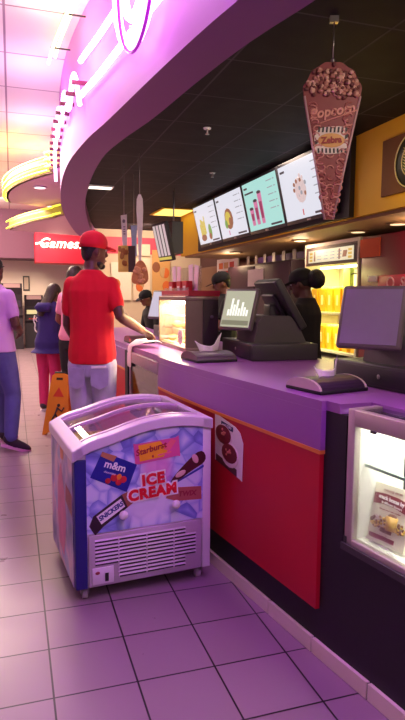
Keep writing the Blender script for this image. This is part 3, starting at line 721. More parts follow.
# ------------------------------------------------------------------ menu screens
def Eml(n, c, s=1.0): return mat(n, tuple(int(x*.15) for x in c), .4, emit=c, es=s, var=0)
ms_white = Eml('scr_bg_white', (226, 228, 240), .95); ms_teal = Eml('scr_bg_teal', (176, 232, 224), .9)
e_y = Eml('e_yellow', (206, 186, 80)); e_g = Eml('e_green', (120, 160, 80)); e_br = Eml('e_brown', (150, 96, 70)); e_pk = Eml('e_pink', (206, 120, 160)); e_mag = Eml('e_magenta', (150, 50, 90))
e_gr = Eml('e_grey', (150, 150, 160)); e_dk = Eml('e_dark', (60, 50, 60)); e_rose = Eml('e_rose', (214, 190, 190)); e_red = Eml('e_red', (200, 60, 60))
SW, SH = 1.02, .635
names = ['leftmost menu screen showing yellow fries and drinks', 'second menu screen from left showing round bread snack', 'pale teal menu screen showing three pink cups', 'rightmost menu screen, partly behind hanging popcorn cone']
for k in range(4):
    yb = 8.93-k*SW
    SM = frame((2.86, yb, 2.205), (0, -1, 0), (-.15, 0, .62))
    o = thing('menu_screen', names[k], 'screen', (2.9, yb-SW/2, 2.2), 0, 'menu screens above the bar')
    b = MB(); b.M = SM; b.rbox((.004, 0, 0), (SW-.004, .05, SH), .006); b.build('housing', mat('screen_frame', (40, 38, 46), .4), o, True)
    b = MB(); b.M = SM; b.box((.035, -.003, .04), (SW-.035, -.0003, SH-.03)); b.build('panel', ms_teal if k == 2 else ms_white, o, True)
    b = MB(); b.M = SM; b.rbox((SW*.46, -.006, .008), (SW*.54, .0, .028), .002); b.build('badge', M_steel, o, True)
    b = MB(); b.M = SM; b.cbox((SW/2, .10, SH*.6), (.12, .12, .12)); b.build('wall_bracket', M_charcoal, o, True)
    def disc(b, x, z, rx, rz, y=-.005): b.ball((x, y, z), (rx, .0015, rz), 14, 6)
    def bar(b, x, z, w, h, y=-.0045): b.box((x, y-.0006, z), (x+w, y+.0006, z+h))
    EM8 = [e_y, e_g, e_br, e_gr, e_dk, e_pk, e_mag, e_rose, e_red]
    def pic(fn, nm='food_picture'):
        b = MB(); b.M = SM; fn(b); b.build(nm, EM8, o, True)
    def title(b):
        b.mid = 4; bar(b, .07, SH-.10, .10, .022)
        if k == 2: bar(b, .07, SH-.16, .26, .02)
    pic(title, 'menu_title')
    def prices(b):
        b.mid = 3
        for r in range(5): bar(b, SW-.30, SH-.10-r*.075, .14, .010); bar(b, SW-.13, SH-.10-r*.075, .04, .010)
    pic(prices, 'price_lines')
    def foot(b): b.mid = 4; bar(b, SW-.36, .055, .28, .022)
    pic(foot, 'footer_strip')
    if k == 0:
        def fr(b):
            b.mid = 0
            for i in range(6): bar(b, .2+i*.042, .12+.03*(i % 3), .036, .22+.04*(i % 2))
            b.mid = 2; disc(b, .3, .13, .12, .05, -.006)
        pic(fr)
        def dr(b): b.mid = 1; disc(b, .62, .2, .07, .11); b.mid = 2; disc(b, .6, .13, .06, .05, -.0062)
        pic(dr)
    if k == 1:
        def bn(b): b.mid = 2; disc(b, .42, .28, .15, .14); b.mid = 0; disc(b, .40, .29, .10, .09, -.0062); b.mid = 2; disc(b, .46, .24, .05, .06, -.0072); b.mid = 1; disc(b, .3, .22, .05, .06, -.0072)
        pic(bn)
        def bt(b): b.mid = 5; bar(b, .34, .07, .03, .06)
        pic(bt, 'small_picture')
    if k == 2:
        for i in range(3):
            def cup(b):
                x = .2+.14*i; h = .20+.08*i; b.mid = 5; b.prism([(x-.04, .1), (x+.04, .1), (x+.055, .1+h), (x-.055, .1+h)], -.006, -.004, 'y')
                b.mid = 6; b.prism([(x-.03, .16), (x+.03, .16), (x+.035, .1+h*.7), (x-.035, .1+h*.7)], -.0072, -.006, 'y'); b.mid = 4; disc(b, x, .1+h, .058, .018, -.0075)
            pic(cup, 'cup_picture')
    if k == 3:
        def pc_(b):
            b.mid = 7; disc(b, .45, .32, .12, .13)
            for i in range(26):
                a = random.random()*6.28; r = .13*math.sqrt(random.random()); b.mid = 7 if random.random() < .65 else (2 if random.random() < .3 else 3); disc(b, .45+r*math.cos(a), .32+r*math.sin(a)*1.1, .022, .022, -.0062-.0003*i)
        pic(pc_)
        def bt(b): b.mid = 8; bar(b, .42, .07, .02, .06)
        pic(bt, 'small_picture')
# dark flank panel beside the yellow face
struct(MB().box((2.90, 4.28+.42, 2.165), (2.95, 9.2, ZB-.005)), 'trim_1', mat('dark_backing', (40, 36, 42), .6))
# black blank behind screens / yellow far end face
# round emblem sign on brown panel
LG = px(385, 143, 2.945); LG2 = px(383, 197, 2.945)
yL = LG.y
sg = thing('emblem_sign', 'round black and green mermaid style emblem on brown panel', 'sign', (2.94, yL-.4, 2.49))
b = MB().box((2.925, yL-.80, 2.27), (2.949, yL, 2.715)); b.build('panel', M_brown, sg, True)
EM = frame((2.925, yL-.40, 2.49), (0, -1, 0), (0, 0, 1))
b = MB(); b.M = EM @ Matrix.Rotation(PI/2, 4, 'X'); b.cyl((0, 0, 0.0), (0, 0, .014), .215, seg=48); b.build('disc', mat('emblem_black', (26, 30, 26), .5), sg, True)
b = MB(); b.M = EM
b.tube([(.202*math.cos(a), -.016, .202*math.sin(a)) for a in arange(0, 2*PI*.99, 60)], .006, 6, True)
b.tube([(.12*math.cos(a), -.016, .12*math.sin(a)) for a in arange(0, 2*PI*.99, 40)], .005, 6, True)
for s_ in (-1, 1):
    for i in range(8):
        z = -.07+.022*i; b.prism([(s_*.075, z), (s_*.118*(1-.03*abs(i-4)), z+.028), (s_*.075, z+.014)], -.018, -.014, 'y')
b.ball((0, -.016, .035), (.035, .003, .045), 16, 8)
for a in (-.03, 0, .03): b.tube([(a, -.016, -.08), (a*1.4, -.016, -.02)], .006, 6)
b.prism([(-.035, .08), (-.045, .11), (-.02, .095), (0, .118), (.02, .095), (.045, .11), (.035, .08)], -.018, -.014, 'y')
b.build('emblem', mat('emblem_cream', (220, 214, 180), .5), sg, True)
b = MB(); b.M = EM; b.mid = 0
b.ball((0, -.0145, 0), (.115, .001, .115), 24, 8); b.build('inner_field', mat('emblem_green', (24, 70, 46), .5), sg, True)
for k, (u, vv) in enumerate(((358, 231), (398, 223), (236, 252), (300, 240))):
    p = pz(u, vv, 2.13); p.x = max(p.x, 3.15)
    o = thing('downlight', ['round downlight under yellow bulkhead at left of emblem', 'round downlight under yellow bulkhead at right edge', 'round downlight under bulkhead below second screen', 'round downlight under bulkhead below fourth screen'][k], 'light', (p.x, p.y, 2.128), 0, 'downlights under the bulkhead')
    b = MB(); b.cyl((0, 0, -.012), (0, 0, 0), .10, .11, 24); b.build('trim_ring', mat('downlight_ring', (120, 84, 60), .5), o)
    b = MB(); b.cyl((0, 0, -.014), (0, 0, -.0122), .07, seg=24); b.build('lens', mat('downlight_lens', (250, 230, 200), .4, emit=(255, 224, 170), es=1.2), o)

# ------------------------------------------------------------------ bar back: counter, popcorn warmer, drinks machine, cabinet
bc = thing('back_counter', 'dark back counter along bar wall under popcorn warmer', 'counter', (3.8, 6, 0))
MB().box((3.5, 1.5, 0), (4.14, 12.5, .66)).build('cabinet_body', mat('back_counter_dark', (52, 40, 44), .5), bc, True)
MB().box((3.46, 1.5, .66), (4.14, 12.5, .70)).build('worktop', mat('worktop_steel', (120, 112, 108), .35, metal=.5), bc, True)
WX = 3.50; wy0, wy1 = 5.45, 6.65
pw = thing('popcorn_warmer', 'tall lit popcorn cabinet with menu strip header behind bar', 'popcorn warmer', (WX+.2, 6.05, .701))
WM = frame((WX, wy1, .701), (0, -1, 0), (0, 0, 1)); WL = wy1-wy0
Mpw = mat('warmer_white', (226, 220, 206), .45)
b = MB(); b.M = WM
b.box((0, 0, 0), (.03, .5, 1.38)); b.box((WL-.03, 0, 0), (WL, .5, 1.38)); b.box((.03, .47, 0), (WL-.03, .5, 1.38)); b.box((.03, 0, 1.34), (WL-.03, .47, 1.38)); b.box((.03, 0, 0), (WL-.03, .47, .03)); b.build('cabinet', Mpw, pw, True)
b = MB(); b.M = WM; b.box((.03, 0, 1.12), (WL-.03, .03, 1.34)); b.mid = 0; b.build('header', mat('header_dark', (72, 58, 56), .5), pw, True)
b = MB(); b.M = WM; b.box((.10, -.006, 1.155), (WL-.10, -.0005, 1.30)); b.mid = 1
for k in range(3): b.box((.13, -.008, 1.17+k*.04), (.20, -.0062, 1.195+k*.04)); b.box((WL-.20, -.008, 1.17+k*.04), (WL-.13, -.0062, 1.195+k*.04))
b.mid = 2
for k in range(4):
    for j in range(3): b.box((.32+k*.15, -.008, 1.185+j*.035), (.32+k*.15+.09, -.0062, 1.193+j*.035))
b.mid = 3; b.box((.24, -.008, 1.17), (.27, -.0062, 1.285)); b.box((WL-.40, -.008, 1.17), (WL-.37, -.0062, 1.285)); b.prism([(WL-.32, 1.19), (WL-.24, 1.19), (WL-.22, 1.26), (WL-.30, 1.26)], -.008, -.0062, 'y')
b.build('menu_strip', [Eml('strip_cream', (240, 226, 190), .9), Eml('strip_yellow', (214, 170, 60)), e_gr, e_br], pw, True)
for z in (.545, .10):
    b = MB(); b.M = WM; b.box((.03, .0, z), (WL-.03, .47, z+.025)); b.build('shelf', Mpw, pw, True)
b = MB(); b.M = WM; b.box((.66, .15, .86), (.80, .2, 1.08)); b.build('heater_box', mat('heater_green', (150, 170, 90), .5), pw, True)
b = MB(); b.M = WM; b.tube(chaikin([(.80, .17, 1.0), (.88, .16, 1.02), (.96, .2, .98), (1.03, .3, .97), (1.1, .46, 1.0)], 2), .008, 6); b.build('cable', M_black, pw, True)
b = MB(); b.M = WM; b.cyl((.06, .2, 1.10), (WL-.06, .2, 1.10), .014, seg=10); b.build('light_tube', mat('yellowish_tube', (255, 246, 190), .5, emit=(255, 250, 180), es=8), pw, True)
Mbag = mat('popcorn_bag', (232, 176, 24), .5, var=.1, scale=25); Mbag2 = mat('popcorn_kernels', (248, 226, 120), .7, var=.3, scale=60, bump=.8)
def bagmesh():
    b = MB(); w, d, h = .075, .06, .27
    b.loft([[(-w*.75, -d*.75, 0), (w*.75, -d*.75, 0), (w*.75, d*.75, 0), (-w*.75, d*.75, 0)], [(-w, -d, h), (w, -d, h), (w, d, h), (-w, d, h)]], True, False)
    me = b.mesh('bag', Mbag)
    b = MB()
    for k in range(14): b.ball((random.uniform(-w*.8, w*.8), random.uniform(-d*.8, d*.8), h+.005), .022, 7, 5)
    m2 = b.mesh('popcorn', Mbag2); b = MB(); b.box((-.02, -d*.9-.002, .08), (.02, -d*.88, .20)); m3 = b.mesh('stripe', mat('bag_stripe', (250, 236, 170), .5))
    return me, m2, m3
bag, pop, stripe = bagmesh()
ordw = ['first', 'second', 'third', 'fourth', 'fifth', 'sixth']
for row, z in (('upper', .571), ('lower', .126)):
    for k in range(6):
        p = WM @ Vector((.15+k*.178, .12, z))
        o = thing('popcorn_bag', 'yellow popcorn bag, %s from left on %s shelf of popcorn cabinet' % (ordw[k], row), 'popcorn bag', p, -PI/2+random.uniform(-.1, .1), 'popcorn bags in the lit cabinet')
        for nm_, me in (('paper_bag', bag), ('popcorn', pop), ('stripe', stripe)):
            c = bpy.data.objects.new(nm_, me); C.objects.link(c); c.parent = o
# red drinks machine to the right of the popcorn cabinet
dm = thing('slush_machine', 'dark red drinks machine behind right till with pink header', 'drinks machine', (3.8, 4.7, .701))
MB().rbox((3.50, 4.05, .701), (4.05, 5.40, 2.07), .01).build('cabinet', mat('machine_red', (120, 16, 44), .4, var=.1, scale=3), dm, True)
b = MB().rbox((3.42, 4.05, 1.50), (3.499, 4.98, 1.66), .01); b.build('header_box', mat('header_pink', (214, 44, 96), .4), dm, True)
b = MB(); b.M = frame((3.419, 4.50, 1.585), (0, -1, 0), (0, 0, 1)); b.text('Slush', .13, .004, shear=.2, bold=.002); b.build('lettering', mat('pale_pink', (250, 190, 206), .4), dm, True)
b = MB(); b.M = frame((3.419, 4.50, 1.585), (0, -1, 0), (0, 0, 1)); b.tube([(-.27+.05*math.cos(a), -.002, .05*math.sin(a)) for a in arange(0, 6.2, 20)], .008, 6); b.build('ring_mark', mat('pale_pink', (250, 190, 206), .4), dm, True)
b = MB().rbox((3.41, 5.0, 1.60), (3.499, 5.14, 1.66), .005); b.build('white_cap', M_white, dm, True)
for k, y in enumerate((4.2, 4.5, 4.8)):
    b = MB(); b.cyl((3.46, y, 1.30), (3.46, y, 1.42), .035, .03, 14); b.box((3.45, y-.015, 1.22), (3.47, y+.015, 1.30)); b.build('tap', M_charcoal, dm, True)
b = MB(); q = px(404, 300, 3.44); b.ball((3.46, q.y, q.z), (.05, .07, .07), 16, 10); b.build('round_knob', mat('knob_red', (214, 30, 44), .35), dm, True)
q = px(361, 240, 3.495); q2 = px(380, 256, 3.495)
o = MB().box((3.488, q2.y, q2.z), (3.4985, q.y, q.z)).build('paper_note', mat('orange_paper', (214, 84, 40), .7)); tag(o, 'orange paper note stuck on dark red drinks machine', 'note')
# dark purple cabinet in the middle with note
pcab = thing('storage_cabinet', 'dark purple cabinet against bar wall behind till', 'cabinet', (3.8, 8.1, .701))
MB().rbox((3.48, 7.0, .701), (4.1, 9.35, 1.93), .01).build('body', mat('cabinet_purple', (58, 38, 58), .5), pcab, True)
for k in range(2):
    b = MB().rbox((3.465, 7.03+k*1.16, .73), (3.479, 7.03+k*1.16+1.13, 1.90), .004); dr = b.build('door', mat('cabinet_purple_door', (64, 42, 62), .5), pcab, True)
    b = MB().cyl((3.45, 8.12+.1*k, 1.2), (3.45, 8.12+.1*k, 1.4), .008, seg=8); b.build('handle', M_steel, dr, True)
q = px(248, 270, 3.46); q2 = px(263, 286, 3.46)
o = MB().box((3.458, q2.y, q2.z), (3.4645, q.y, q.z)).build('paper_note', M_paper); tag(o, 'white paper note stuck on dark purple cabinet', 'note')
# shelf of cup stacks below bulkhead
sh = thing('wall_shelf', 'long wall shelf with upright dividers under bulkhead', 'shelf', (3.9, 7, 2.0))
MB().box((3.8, 6.75, 1.955), (4.148, 9.4, 1.975)).build('board', M_charcoal, sh, True)
for k in range(8):
    y = 6.8+k*.34
    MB().box((3.79, y, 1.975), (3.80, y+.10, 2.11)).build('divider', mat('divider_grey', (150, 140, 140), .4, metal=.3), sh, True)
MB().box((3.95, 6.8, 1.976), (4.10, 9.3, 2.09)).build('purple_strip', mat('strip_purple', (92, 50, 140), .5), sh, True)
# menu picture on wall further on
q = px(218, 260, 3.9); q2 = px(238, 292, 3.9)
fp = thing('framed_menu', 'white framed menu with orange pictures behind capped staff member', 'picture', (3.9, (q.y+q2.y)/2, q2.z))
MB().rbox((3.88, q2.y, q2.z), (3.918, q.y, q.z), .004).build('frame', M_paper, fp, True)
b = MB()
for i in range(3):
    for j in range(2):
        b.mid = (i+j) % 3; y = q2.y+(q.y-q2.y)*(.15+.27*i); z = q2.z+(q.z-q2.z)*(.45+.25*j); b.box((3.875, y, z), (3.8795, y+(q.y-q2.y)*.2, z+(q.z-q2.z)*.18))
b.build('pictures', [mat('pic_orange', (220, 110, 50), .5), mat('pic_red', (190, 50, 40), .5), mat('pic_tan', (200, 160, 110), .5)], fp, True)
# stand for framed menu: tall locker behind
lk = thing('tall_locker', 'brown tall locker behind framed menu at far bar wall', 'cabinet', (4.0, 11, .701))
MB().rbox((3.931, 9.5, .701), (4.14, 12.4, 2.05), .01).build('body', mat('locker_brown', (104, 72, 58), .5), lk, True)
for k in range(2): MB().rbox((3.921, 9.53+k*1.44, .73), (3.9305, 9.53+k*1.44+1.41, 2.02), .003).build('door', mat('locker_door', (112, 80, 64), .5), lk, True)

# ------------------------------------------------------------------ end wall dressing
MB_ = MB().box((1.8, 12.97, 2.36), (4.1, 12.999, 2.72)); struct(MB_, 'trim_2', mat('end_wall_red', (222, 76, 104), .6))
def wall_poster(u0, v0, u1, v1, Y, label, col, bits):
    a = py(u0, v0, Y); c = py(u1, v1, Y)
    o = thing('wall_poster', label, 'poster', ((a.x+c.x)/2, Y, c.z))
    MB().box((a.x, Y-.012, c.z), (c.x, Y, a.z)).build('sheet', mat('poster%d' % int(u0*10), col, .5), o, True)
    b = MB()
    for k in range(bits):
        b.mid = k % 3; x = a.x+(c.x-a.x)*random.uniform(.2, .8); z = c.z+(a.z-c.z)*random.uniform(.2, .75); b.ball((x, Y-.013, z), (.10*(c.x-a.x)+.05, .003, .12), 12, 6)
    if bits: b.build('picture', [mat('pic_orange', (220, 110, 50), .5), mat('pic_tan', (200, 160, 110), .5), mat('pic_brown2', (140, 80, 50), .5)], o, True)
    return o
wall_poster(111, 262, 131, 300, 12.95, 'cream menu poster on far end wall nearest red cap', (240, 226, 206), 2)
wall_poster(133, 258, 150, 300, 12.95, 'pale menu poster with tan food on far end wall', (236, 214, 186), 5)
wall_poster(152, 250, 170, 300, 12.95, 'orange brown food poster on far end wall at right', (214, 160, 96), 4)
wall_poster(133, 244, 150, 256, 12.95, 'white rounded sign plate on pink band of far end wall', (236, 200, 210), 0)

# ------------------------------------------------------------------ hanging signs
def wires(b, pts, ztop, r=.0025):
    for p in pts: b.cyl(p, (p[0], p[1], ztop), r, seg=6)
# popcorn cone board
base = pd(333, 75, 3.0)
hx = (CR+CF*.0); hx.z = 0
KM = frame((base.x, base.y, 1.855), hx, (0, 0, 1))
Hc = .80; wt = .148; wb = .022
cs = thing('hanging_popcorn_cone', 'large popcorn cone sign board hanging from dark ceiling', 'sign', (base.x, base.y, 1.855))
b = MB(); b.M = KM
outline = [(-wb, 0), (wb, 0), (wt*.97, .60)]
arc = [(wt*math.cos(a)*(1+.03*math.sin(9*a)), .64+.15*math.sin(a)+.004*math.sin(11*a)) for a in arange(.0, PI, 31)]
outline += arc+[(-wt*.97, .60)]
b.prism(outline, 0, .02, 'y'); b.build('board', mat('cone_red', (140, 58, 58), .5, var=.1, scale=20), cs, True)
b = MB(); b.M = KM    # edges, pale side strips
b.tube([(-wb, -.001, .0), (-wt*.97, -.001, .62)], .006, 6); b.tube([(wb, -.001, .0), (wt*.97, -.001, .62)], .006, 6)
b.build('edge_strip', mat('cone_edge', (210, 170, 170), .5), cs, True)
b = MB(); b.M = KM    # striped columns of swirling popcorn pattern
for s_ in (-1, 0, 1):
    for k in range(34):
        z = .03+k*.0165
        if .34 < z < .47 and abs(s_) < 1: continue
        w = wb+(wt-wb)*z/.62; 
        x = s_*w*.68+random.uniform(-.2, .2)*w*.35
        if abs(s_) == 0 and random.random() < .55: continue
        a0 = random.random()*6.28; r = .011+.006*random.random()
        b.mid = k % 2
        b.tube([(x+r*1.4*math.cos(a0+t), -.003, z+r*math.sin(a0+t)) for t in arange(0, 3.6, 7)], .0042, 5)
b.build('swirl_print', [mat('swirl_pink', (220, 152, 140), .6), mat('swirl_rose', (178, 100, 96), .6)], cs, True)
b = MB(); b.M = KM
for k in range(150):
    a = random.uniform(0, PI); r = math.sqrt(random.random()); x = wt*.93*r*math.cos(a); z = .655+.125*r*math.sin(a)-.045*random.random()
    b.mid = k % 3; b.ball((x, -.003-.006*random.random(), z), (random.uniform(.010, .016), .007, random.uniform(.009, .014)), 7, 5)
b.build('popcorn_heap', [mat('pop_a', (226, 176, 156), .6), mat('pop_b', (190, 130, 114), .6), mat('pop_c', (112, 62, 58), .6)], cs, True)
b = MB(); b.M = KM @ Matrix.Translation((0, -.004, .545)) @ Matrix.Rotation(-.16, 4, 'Y'); b.text('Popcorn', .068, .003, shear=.25, bold=.002)
b.tube(chaikin([(-.07, 0, -.05), (0, 0, -.036), (.1, 0, -.02), (.13, 0, -.012)], 2), .004, 5); b.build('lettering', mat('cone_letter', (222, 150, 130), .5), cs, True)
b = MB(); b.M = KM @ Matrix.Translation((.0, -.003, .405))
b.prism([q[:2] for q in chaikin([(-.085, -.065, 0), (-.09, .03, 0), (-.06, .06, 0), (.06, .07, 0), (.085, .04, 0), (.085, -.055, 0), (.05, -.07, 0), (-.05, -.075, 0)], 2, True)], -.002, .002, 'y')
b.mid = 1
for k in range(8): x = -.07+k*.02; b.prism([(x, .035), (x+.009, .035), (x+.012, .062), (x+.002, .062)], -.0035, -.002, 'y'); b.prism([(x, -.045), (x+.009, -.045), (x+.010, -.068), (x+.001, -.068)], -.0035, -.002, 'y')
b.prism([(-.086, -.03), (-.07, -.02), (-.07, -.005), (-.088, -.01)], -.0035, -.002, 'y'); b.prism([(.07, .0), (.084, .01), (.084, .03), (.07, .02)], -.0035, -.002, 'y')
b.mid = 2; b.ball((0, -.003, -.005), (.07, .002, .036), 20, 8); b.mid = 3; b.M = KM @ Matrix.Translation((0, -.0108, .400)) @ Matrix.Rotation(-.06, 4, 'Y'); b.text('Zebra', .043, .002, bold=.002)
b.build('zebra_badge', [mat('badge_white', (236, 222, 206), .5), mat('badge_black', (30, 26, 26), .5), mat('badge_gold', (226, 172, 96), .5), mat('badge_red', (160, 40, 36), .5)], cs, True)
b = MB(); b.M = KM; b.cyl((0, .01, .79), (0, .01, ZB-1.855), .003, seg=6); b.box((-.022, .0, ZB-1.855-.03), (.022, .03, ZB-1.855)); b.ball((.0, .01, .8), (.012, .006, .012), 8, 6)
b.build('hanger', M_steel, cs, True)
# tall white spoon sign with cone-shaped food picture
p = pd(140, 270, 6.0)
kn = thing('hanging_spoon_sign', 'tall white spoon handle sign rising from tan food picture', 'sign', (p.x, p.y, 1.56))
KM = frame((p.x, p.y, 1.56), hx, (0, 0, 1))
b = MB(); b.M = KM; b.prism([(-.012, .22), (.012, .22), (.020, .45), (.034, .75), (.030, .86), (.012, .905), (-.012, .905), (-.030, .86), (-.034, .75), (-.020, .45)], 0, .014, 'y'); b.build('spoon_handle', mat('spoon_grey', (214, 200, 204), .4), kn, True)
b = MB(); b.M = KM; b.prism([q[:2] for q in chaikin([(-.10, .0, 0), (.09, .0, 0), (.08, .16, 0), (.03, .25, 0), (-.03, .24, 0), (-.07, .14, 0)], 2, True)], -.006, .012, 'y'); b.mid = 1
for k in range(14): b.ball((random.uniform(-.05, .05), -.008, random.uniform(.03, .19)), (.025, .006, .022), 8, 5)
b.build('food_picture', [mat('waffle_tan', (190, 120, 76), .6, var=.2), mat('waffle_rose', (206, 140, 100), .6)], kn, True)
b = MB(); b.M = KM; b.cyl((0, .007, .905), (0, .007, ZB-1.56), .0025, seg=6); b.build('wire', M_steel, kn, True)
# white tag sign with yellow picture box
p = pd(125, 262, 6.3)
kb = thing('hanging_picture_box', 'yellow and dark picture box hanging under white strip sign', 'sign', (p.x, p.y, 1.7))
KM = frame((p.x, p.y, 1.70), hx, (0, 0, 1))
b = MB(); b.M = KM; b.box((-.075, 0, 0), (.035, .05, .28)); b.mid = 1; b.box((.035, .0, .0), (.11, .05, .28)); b.mid = 2
for k in range(9): b.ball((random.uniform(-.06, .02), -.002, random.uniform(.03, .25)), (.022, .004, .03), 8, 5)
b.build('box', [mat('box_yellow', (216, 180, 90), .5), mat('box_dark', (60, 36, 40), .5), mat('box_brown', (150, 96, 44), .5)], kb, True)
b = MB(); b.M = KM; b.prism([(-.028, .28), (.02, .28), (.02, .61), (-.045, .60)], .02, .03, 'y'); b.mid = 1; b.ball((-.012, .019, .54), (.016, .002, .02), 10, 6); b.mid = 1
for k in range(4): b.box((-.018, .018, .40+k*.025), (.004, .0199, .41+k*.025))
b.build('strip', [mat('strip_white', (232, 222, 222), .5), mat('strip_grey', (110, 96, 104), .5)], kb, True)
b = MB(); b.M = KM; b.cyl((-.01, .025, .6), (-.01, .025, ZB-1.70), .0025, seg=6); b.build('wire', M_steel, kb, True)
# blue grey narrow sign
p = pd(134, 250, 7.0)
ks = thing('hanging_strip_sign', 'narrow blue grey strip sign hanging between spoon and white strip', 'sign', (p.x, p.y, 1.95))
KM = frame((p.x, p.y, 1.92), hx, (0, 0, 1))
b = MB(); b.M = KM; b.prism([(-.03, 0), (.035, 0), (.03, .2), (.04, .36), (-.04, .36), (-.03, .2)], 0, .012, 'y'); b.build('strip', mat('strip_blue', (140, 150, 184), .5, var=.2), ks, True)
b = MB(); b.M = KM; b.cyl((0, .006, .36), (0, .006, ZB-1.92), .0025, seg=6); b.build('wire', M_steel, ks, True)
# striped hanging menu light box
lb = thing('hanging_menu_board', 'tilted dark menu board with red and white columns beside spoon sign', 'menu board', (2.25, 7.8, 2.15))
SM = frame((2.0, 8.15, 1.92), (.10, -.62, 0), (-.12, 0, .5)) @ Matrix.Diagonal((.72, 1, 1.05, 1))
b = MB(); b.M = SM; b.rbox((0, 0, 0), (.63, .05, .50), .005); b.mid = 0; b.build('housing', mat('board_dark', (44, 36, 40), .5), lb, True)
b = MB(); b.M = SM
for k in range(4): b.mid = k % 2; b.box((.03+k*.15, -.003, .07), (.13+k*.15, -.0003, .47))
b.mid = 2; b.box((.02, -.003, .02), (.61, -.0003, .055)); b.build('menu_columns', [Eml('col_white', (226, 206, 206), .8), Eml('col_white2', (230, 200, 206), .75), e_y], lb, True)
b = MB().box((2.07, 7.72, 2.02), (2.22, 8.12, 2.44)); b.build('back_box', M_charcoal, lb, True)
for x, y in ((2.11, 7.78), (2.17, 8.05)):
    b = MB(); b.cyl((x, y, 2.44), (x, y, ZB), .006, seg=6); b.build('rod', M_steel, lb, True)
# yellow glow panel + white strip light in bar ceiling
cl = thing('ceiling_light', 'white strip light in dark bar ceiling at left', 'ceiling light', (1.15, 7.92, ZB))
MB().box((.98, 7.82, ZB-.02), (1.31, 8.02, ZB-.0015)).build('housing', M_white, cl); cl.location = (0, 0, 0)
MB().box((1.0, 7.84, ZB-.024), (1.29, 8.0, ZB-.0202)).build('diffuser', mat('strip_light', (255, 250, 235), .5, emit=(255, 246, 226), es=2.2), cl)
c2 = thing('ceiling_light', 'yellowish panel light in dark bar ceiling left of screens', 'ceiling light', (0, 0, 0))
MB().box((2.35, 9.4, ZB-.015), (2.95, 10.3, ZB-.0015)).build('housing', M_yellow, c2)
MB().box((2.40, 9.45, ZB-.018), (2.90, 10.25, ZB-.0152)).build('diffuser', mat('yellow_light', (250, 230, 120), .5, emit=(238, 220, 110), es=1.6), c2)
for k, (x, y) in enumerate(((1.62, 4.9), (2.25, 6.6))):
    o = thing('sprinkler', ['small sprinkler head in dark bar ceiling nearer popcorn cone', 'small sprinkler head in dark bar ceiling above second screen'][k], 'sprinkler', (x, y, ZB), 0, 'sprinklers in the bar ceiling')
    MB().cyl((0, 0, -.012), (0, 0, .0), .03, .035, 14).build('rose', M_white, o); b = MB(); b.cyl((0, 0, -.05), (0, 0, -.012), .009, seg=8); b.cyl((0, 0, -.054), (0, 0, -.05), .018, seg=12); b.build('nozzle', M_steel, o)

# ------------------------------------------------------------------ neon on the soffit fascia
N_white = mat('neon_pinkwhite', (255, 220, 255), .4, emit=(255, 206, 255), es=3.6)
N_mag = mat('neon_magenta', (240, 150, 250), .4, emit=(255, 130, 255), es=5)
N_yel = mat('neon_yellow', (255, 240, 120), .4, emit=(255, 240, 180), es=2.5)
N_yel2 = mat('neon_lemon', (250, 250, 120), .4, emit=(240, 246, 60), es=1.3)
def fas(y, z, off=.05): return (soff_o(y)-off, y, z)
ne = thing('neon_tubes', 'yellow white neon tubes running along ceiling edge of curved soffit', 'neon light', (soff_o(5)-.05, 5, 3.6))
for z, off in ((3.66, .10), (3.60, .16)):
    b = MB(); b.tube([fas(y, z, off) for y in arange(1.5, 5.9, 24)], .014, 8); b.build('tube', N_yel, ne, True)
for y in arange(2.2, 5.6, 6):
    b = MB(); b.box((soff_o(y)-.17, y-.006, 3.62), (soff_o(y), y+.006, 3.63)); b.build('clip', M_charcoal, ne, True)
n2 = thing('neon_tubes', 'pink white neon tubes zigzagging down far end of curved soffit', 'neon light', (soff_o(5.6)-.05, 5.6, 3.2))
b = MB(); b.tube([fas(y, 3.28, .05) for y in arange(2.6, 4.9, 16)], .022, 8); b.build('tube', N_white, n2, True)
b = MB(); b.tube([fas(y, 3.02, .05) for y in arange(3.0, 4.9, 16)], .022, 8); b.build('tube', N_white, n2, True)
b = MB(); pts = []
for i, y in enumerate(arange(4.9, 8.2, 15)): pts.append(fas(y, 3.35 if i % 2 else 2.95, .06))
b.tube(chaikin(pts, 2), .02, 8); b.build('tube', N_white, n2, True)
for y in arange(4.9, 8.0, 12):
    b = MB(); b.box((soff_o(y)-.12, y-.012, 3.1), (soff_o(y), y+.012, 3.13)); b.build('clip', mat('clip_maroon', (110, 16, 60), .5), n2, True)
# big channel letter loop
nl = thing('neon_letter', 'large pink white neon script loop hanging on near soffit face', 'neon sign', (soff_o(3.2)-.05, 3.2, 3.0))
def loop(y0, z0, ry, rz, off, a0=0, a1=2*PI, n=26): return [fas(y0+ry*math.cos(a), z0+rz*math.sin(a), off) for a in arange(a0, a1, n)]
b = MB(); b.tube(loop(3.45, 3.28, .34, .40, .10), .03, 8, True); b.build('tube', N_white, nl, True)
b = MB(); b.tube(loop(3.45, 3.30, .20, .28, .10), .028, 8, True); b.build('tube', N_white, nl, True)
b = MB(); b.tube(loop(3.36, 3.22, .30, .42, .13, PI*.95, 2.2*PI), .010, 6); b.build('outline_tube', mat('neon_off_edge', (150, 40, 160), .3, emit=(190, 40, 210), es=.6), nl, True)
b = MB(); b.tube([fas(y, 3.45+.1*math.sin(y*3), .10) for y in arange(2.2, 3.9, 16)], .028, 8); b.build('tube', N_white, nl, True)
for y, z in ((3.3, 3.05), (3.55, 3.0), (3.45, 3.6)):
    b = MB(); b.cyl(fas(y, z, .10), fas(y, z, 0), .01, seg=8); b.build('support', M_white, nl, True)

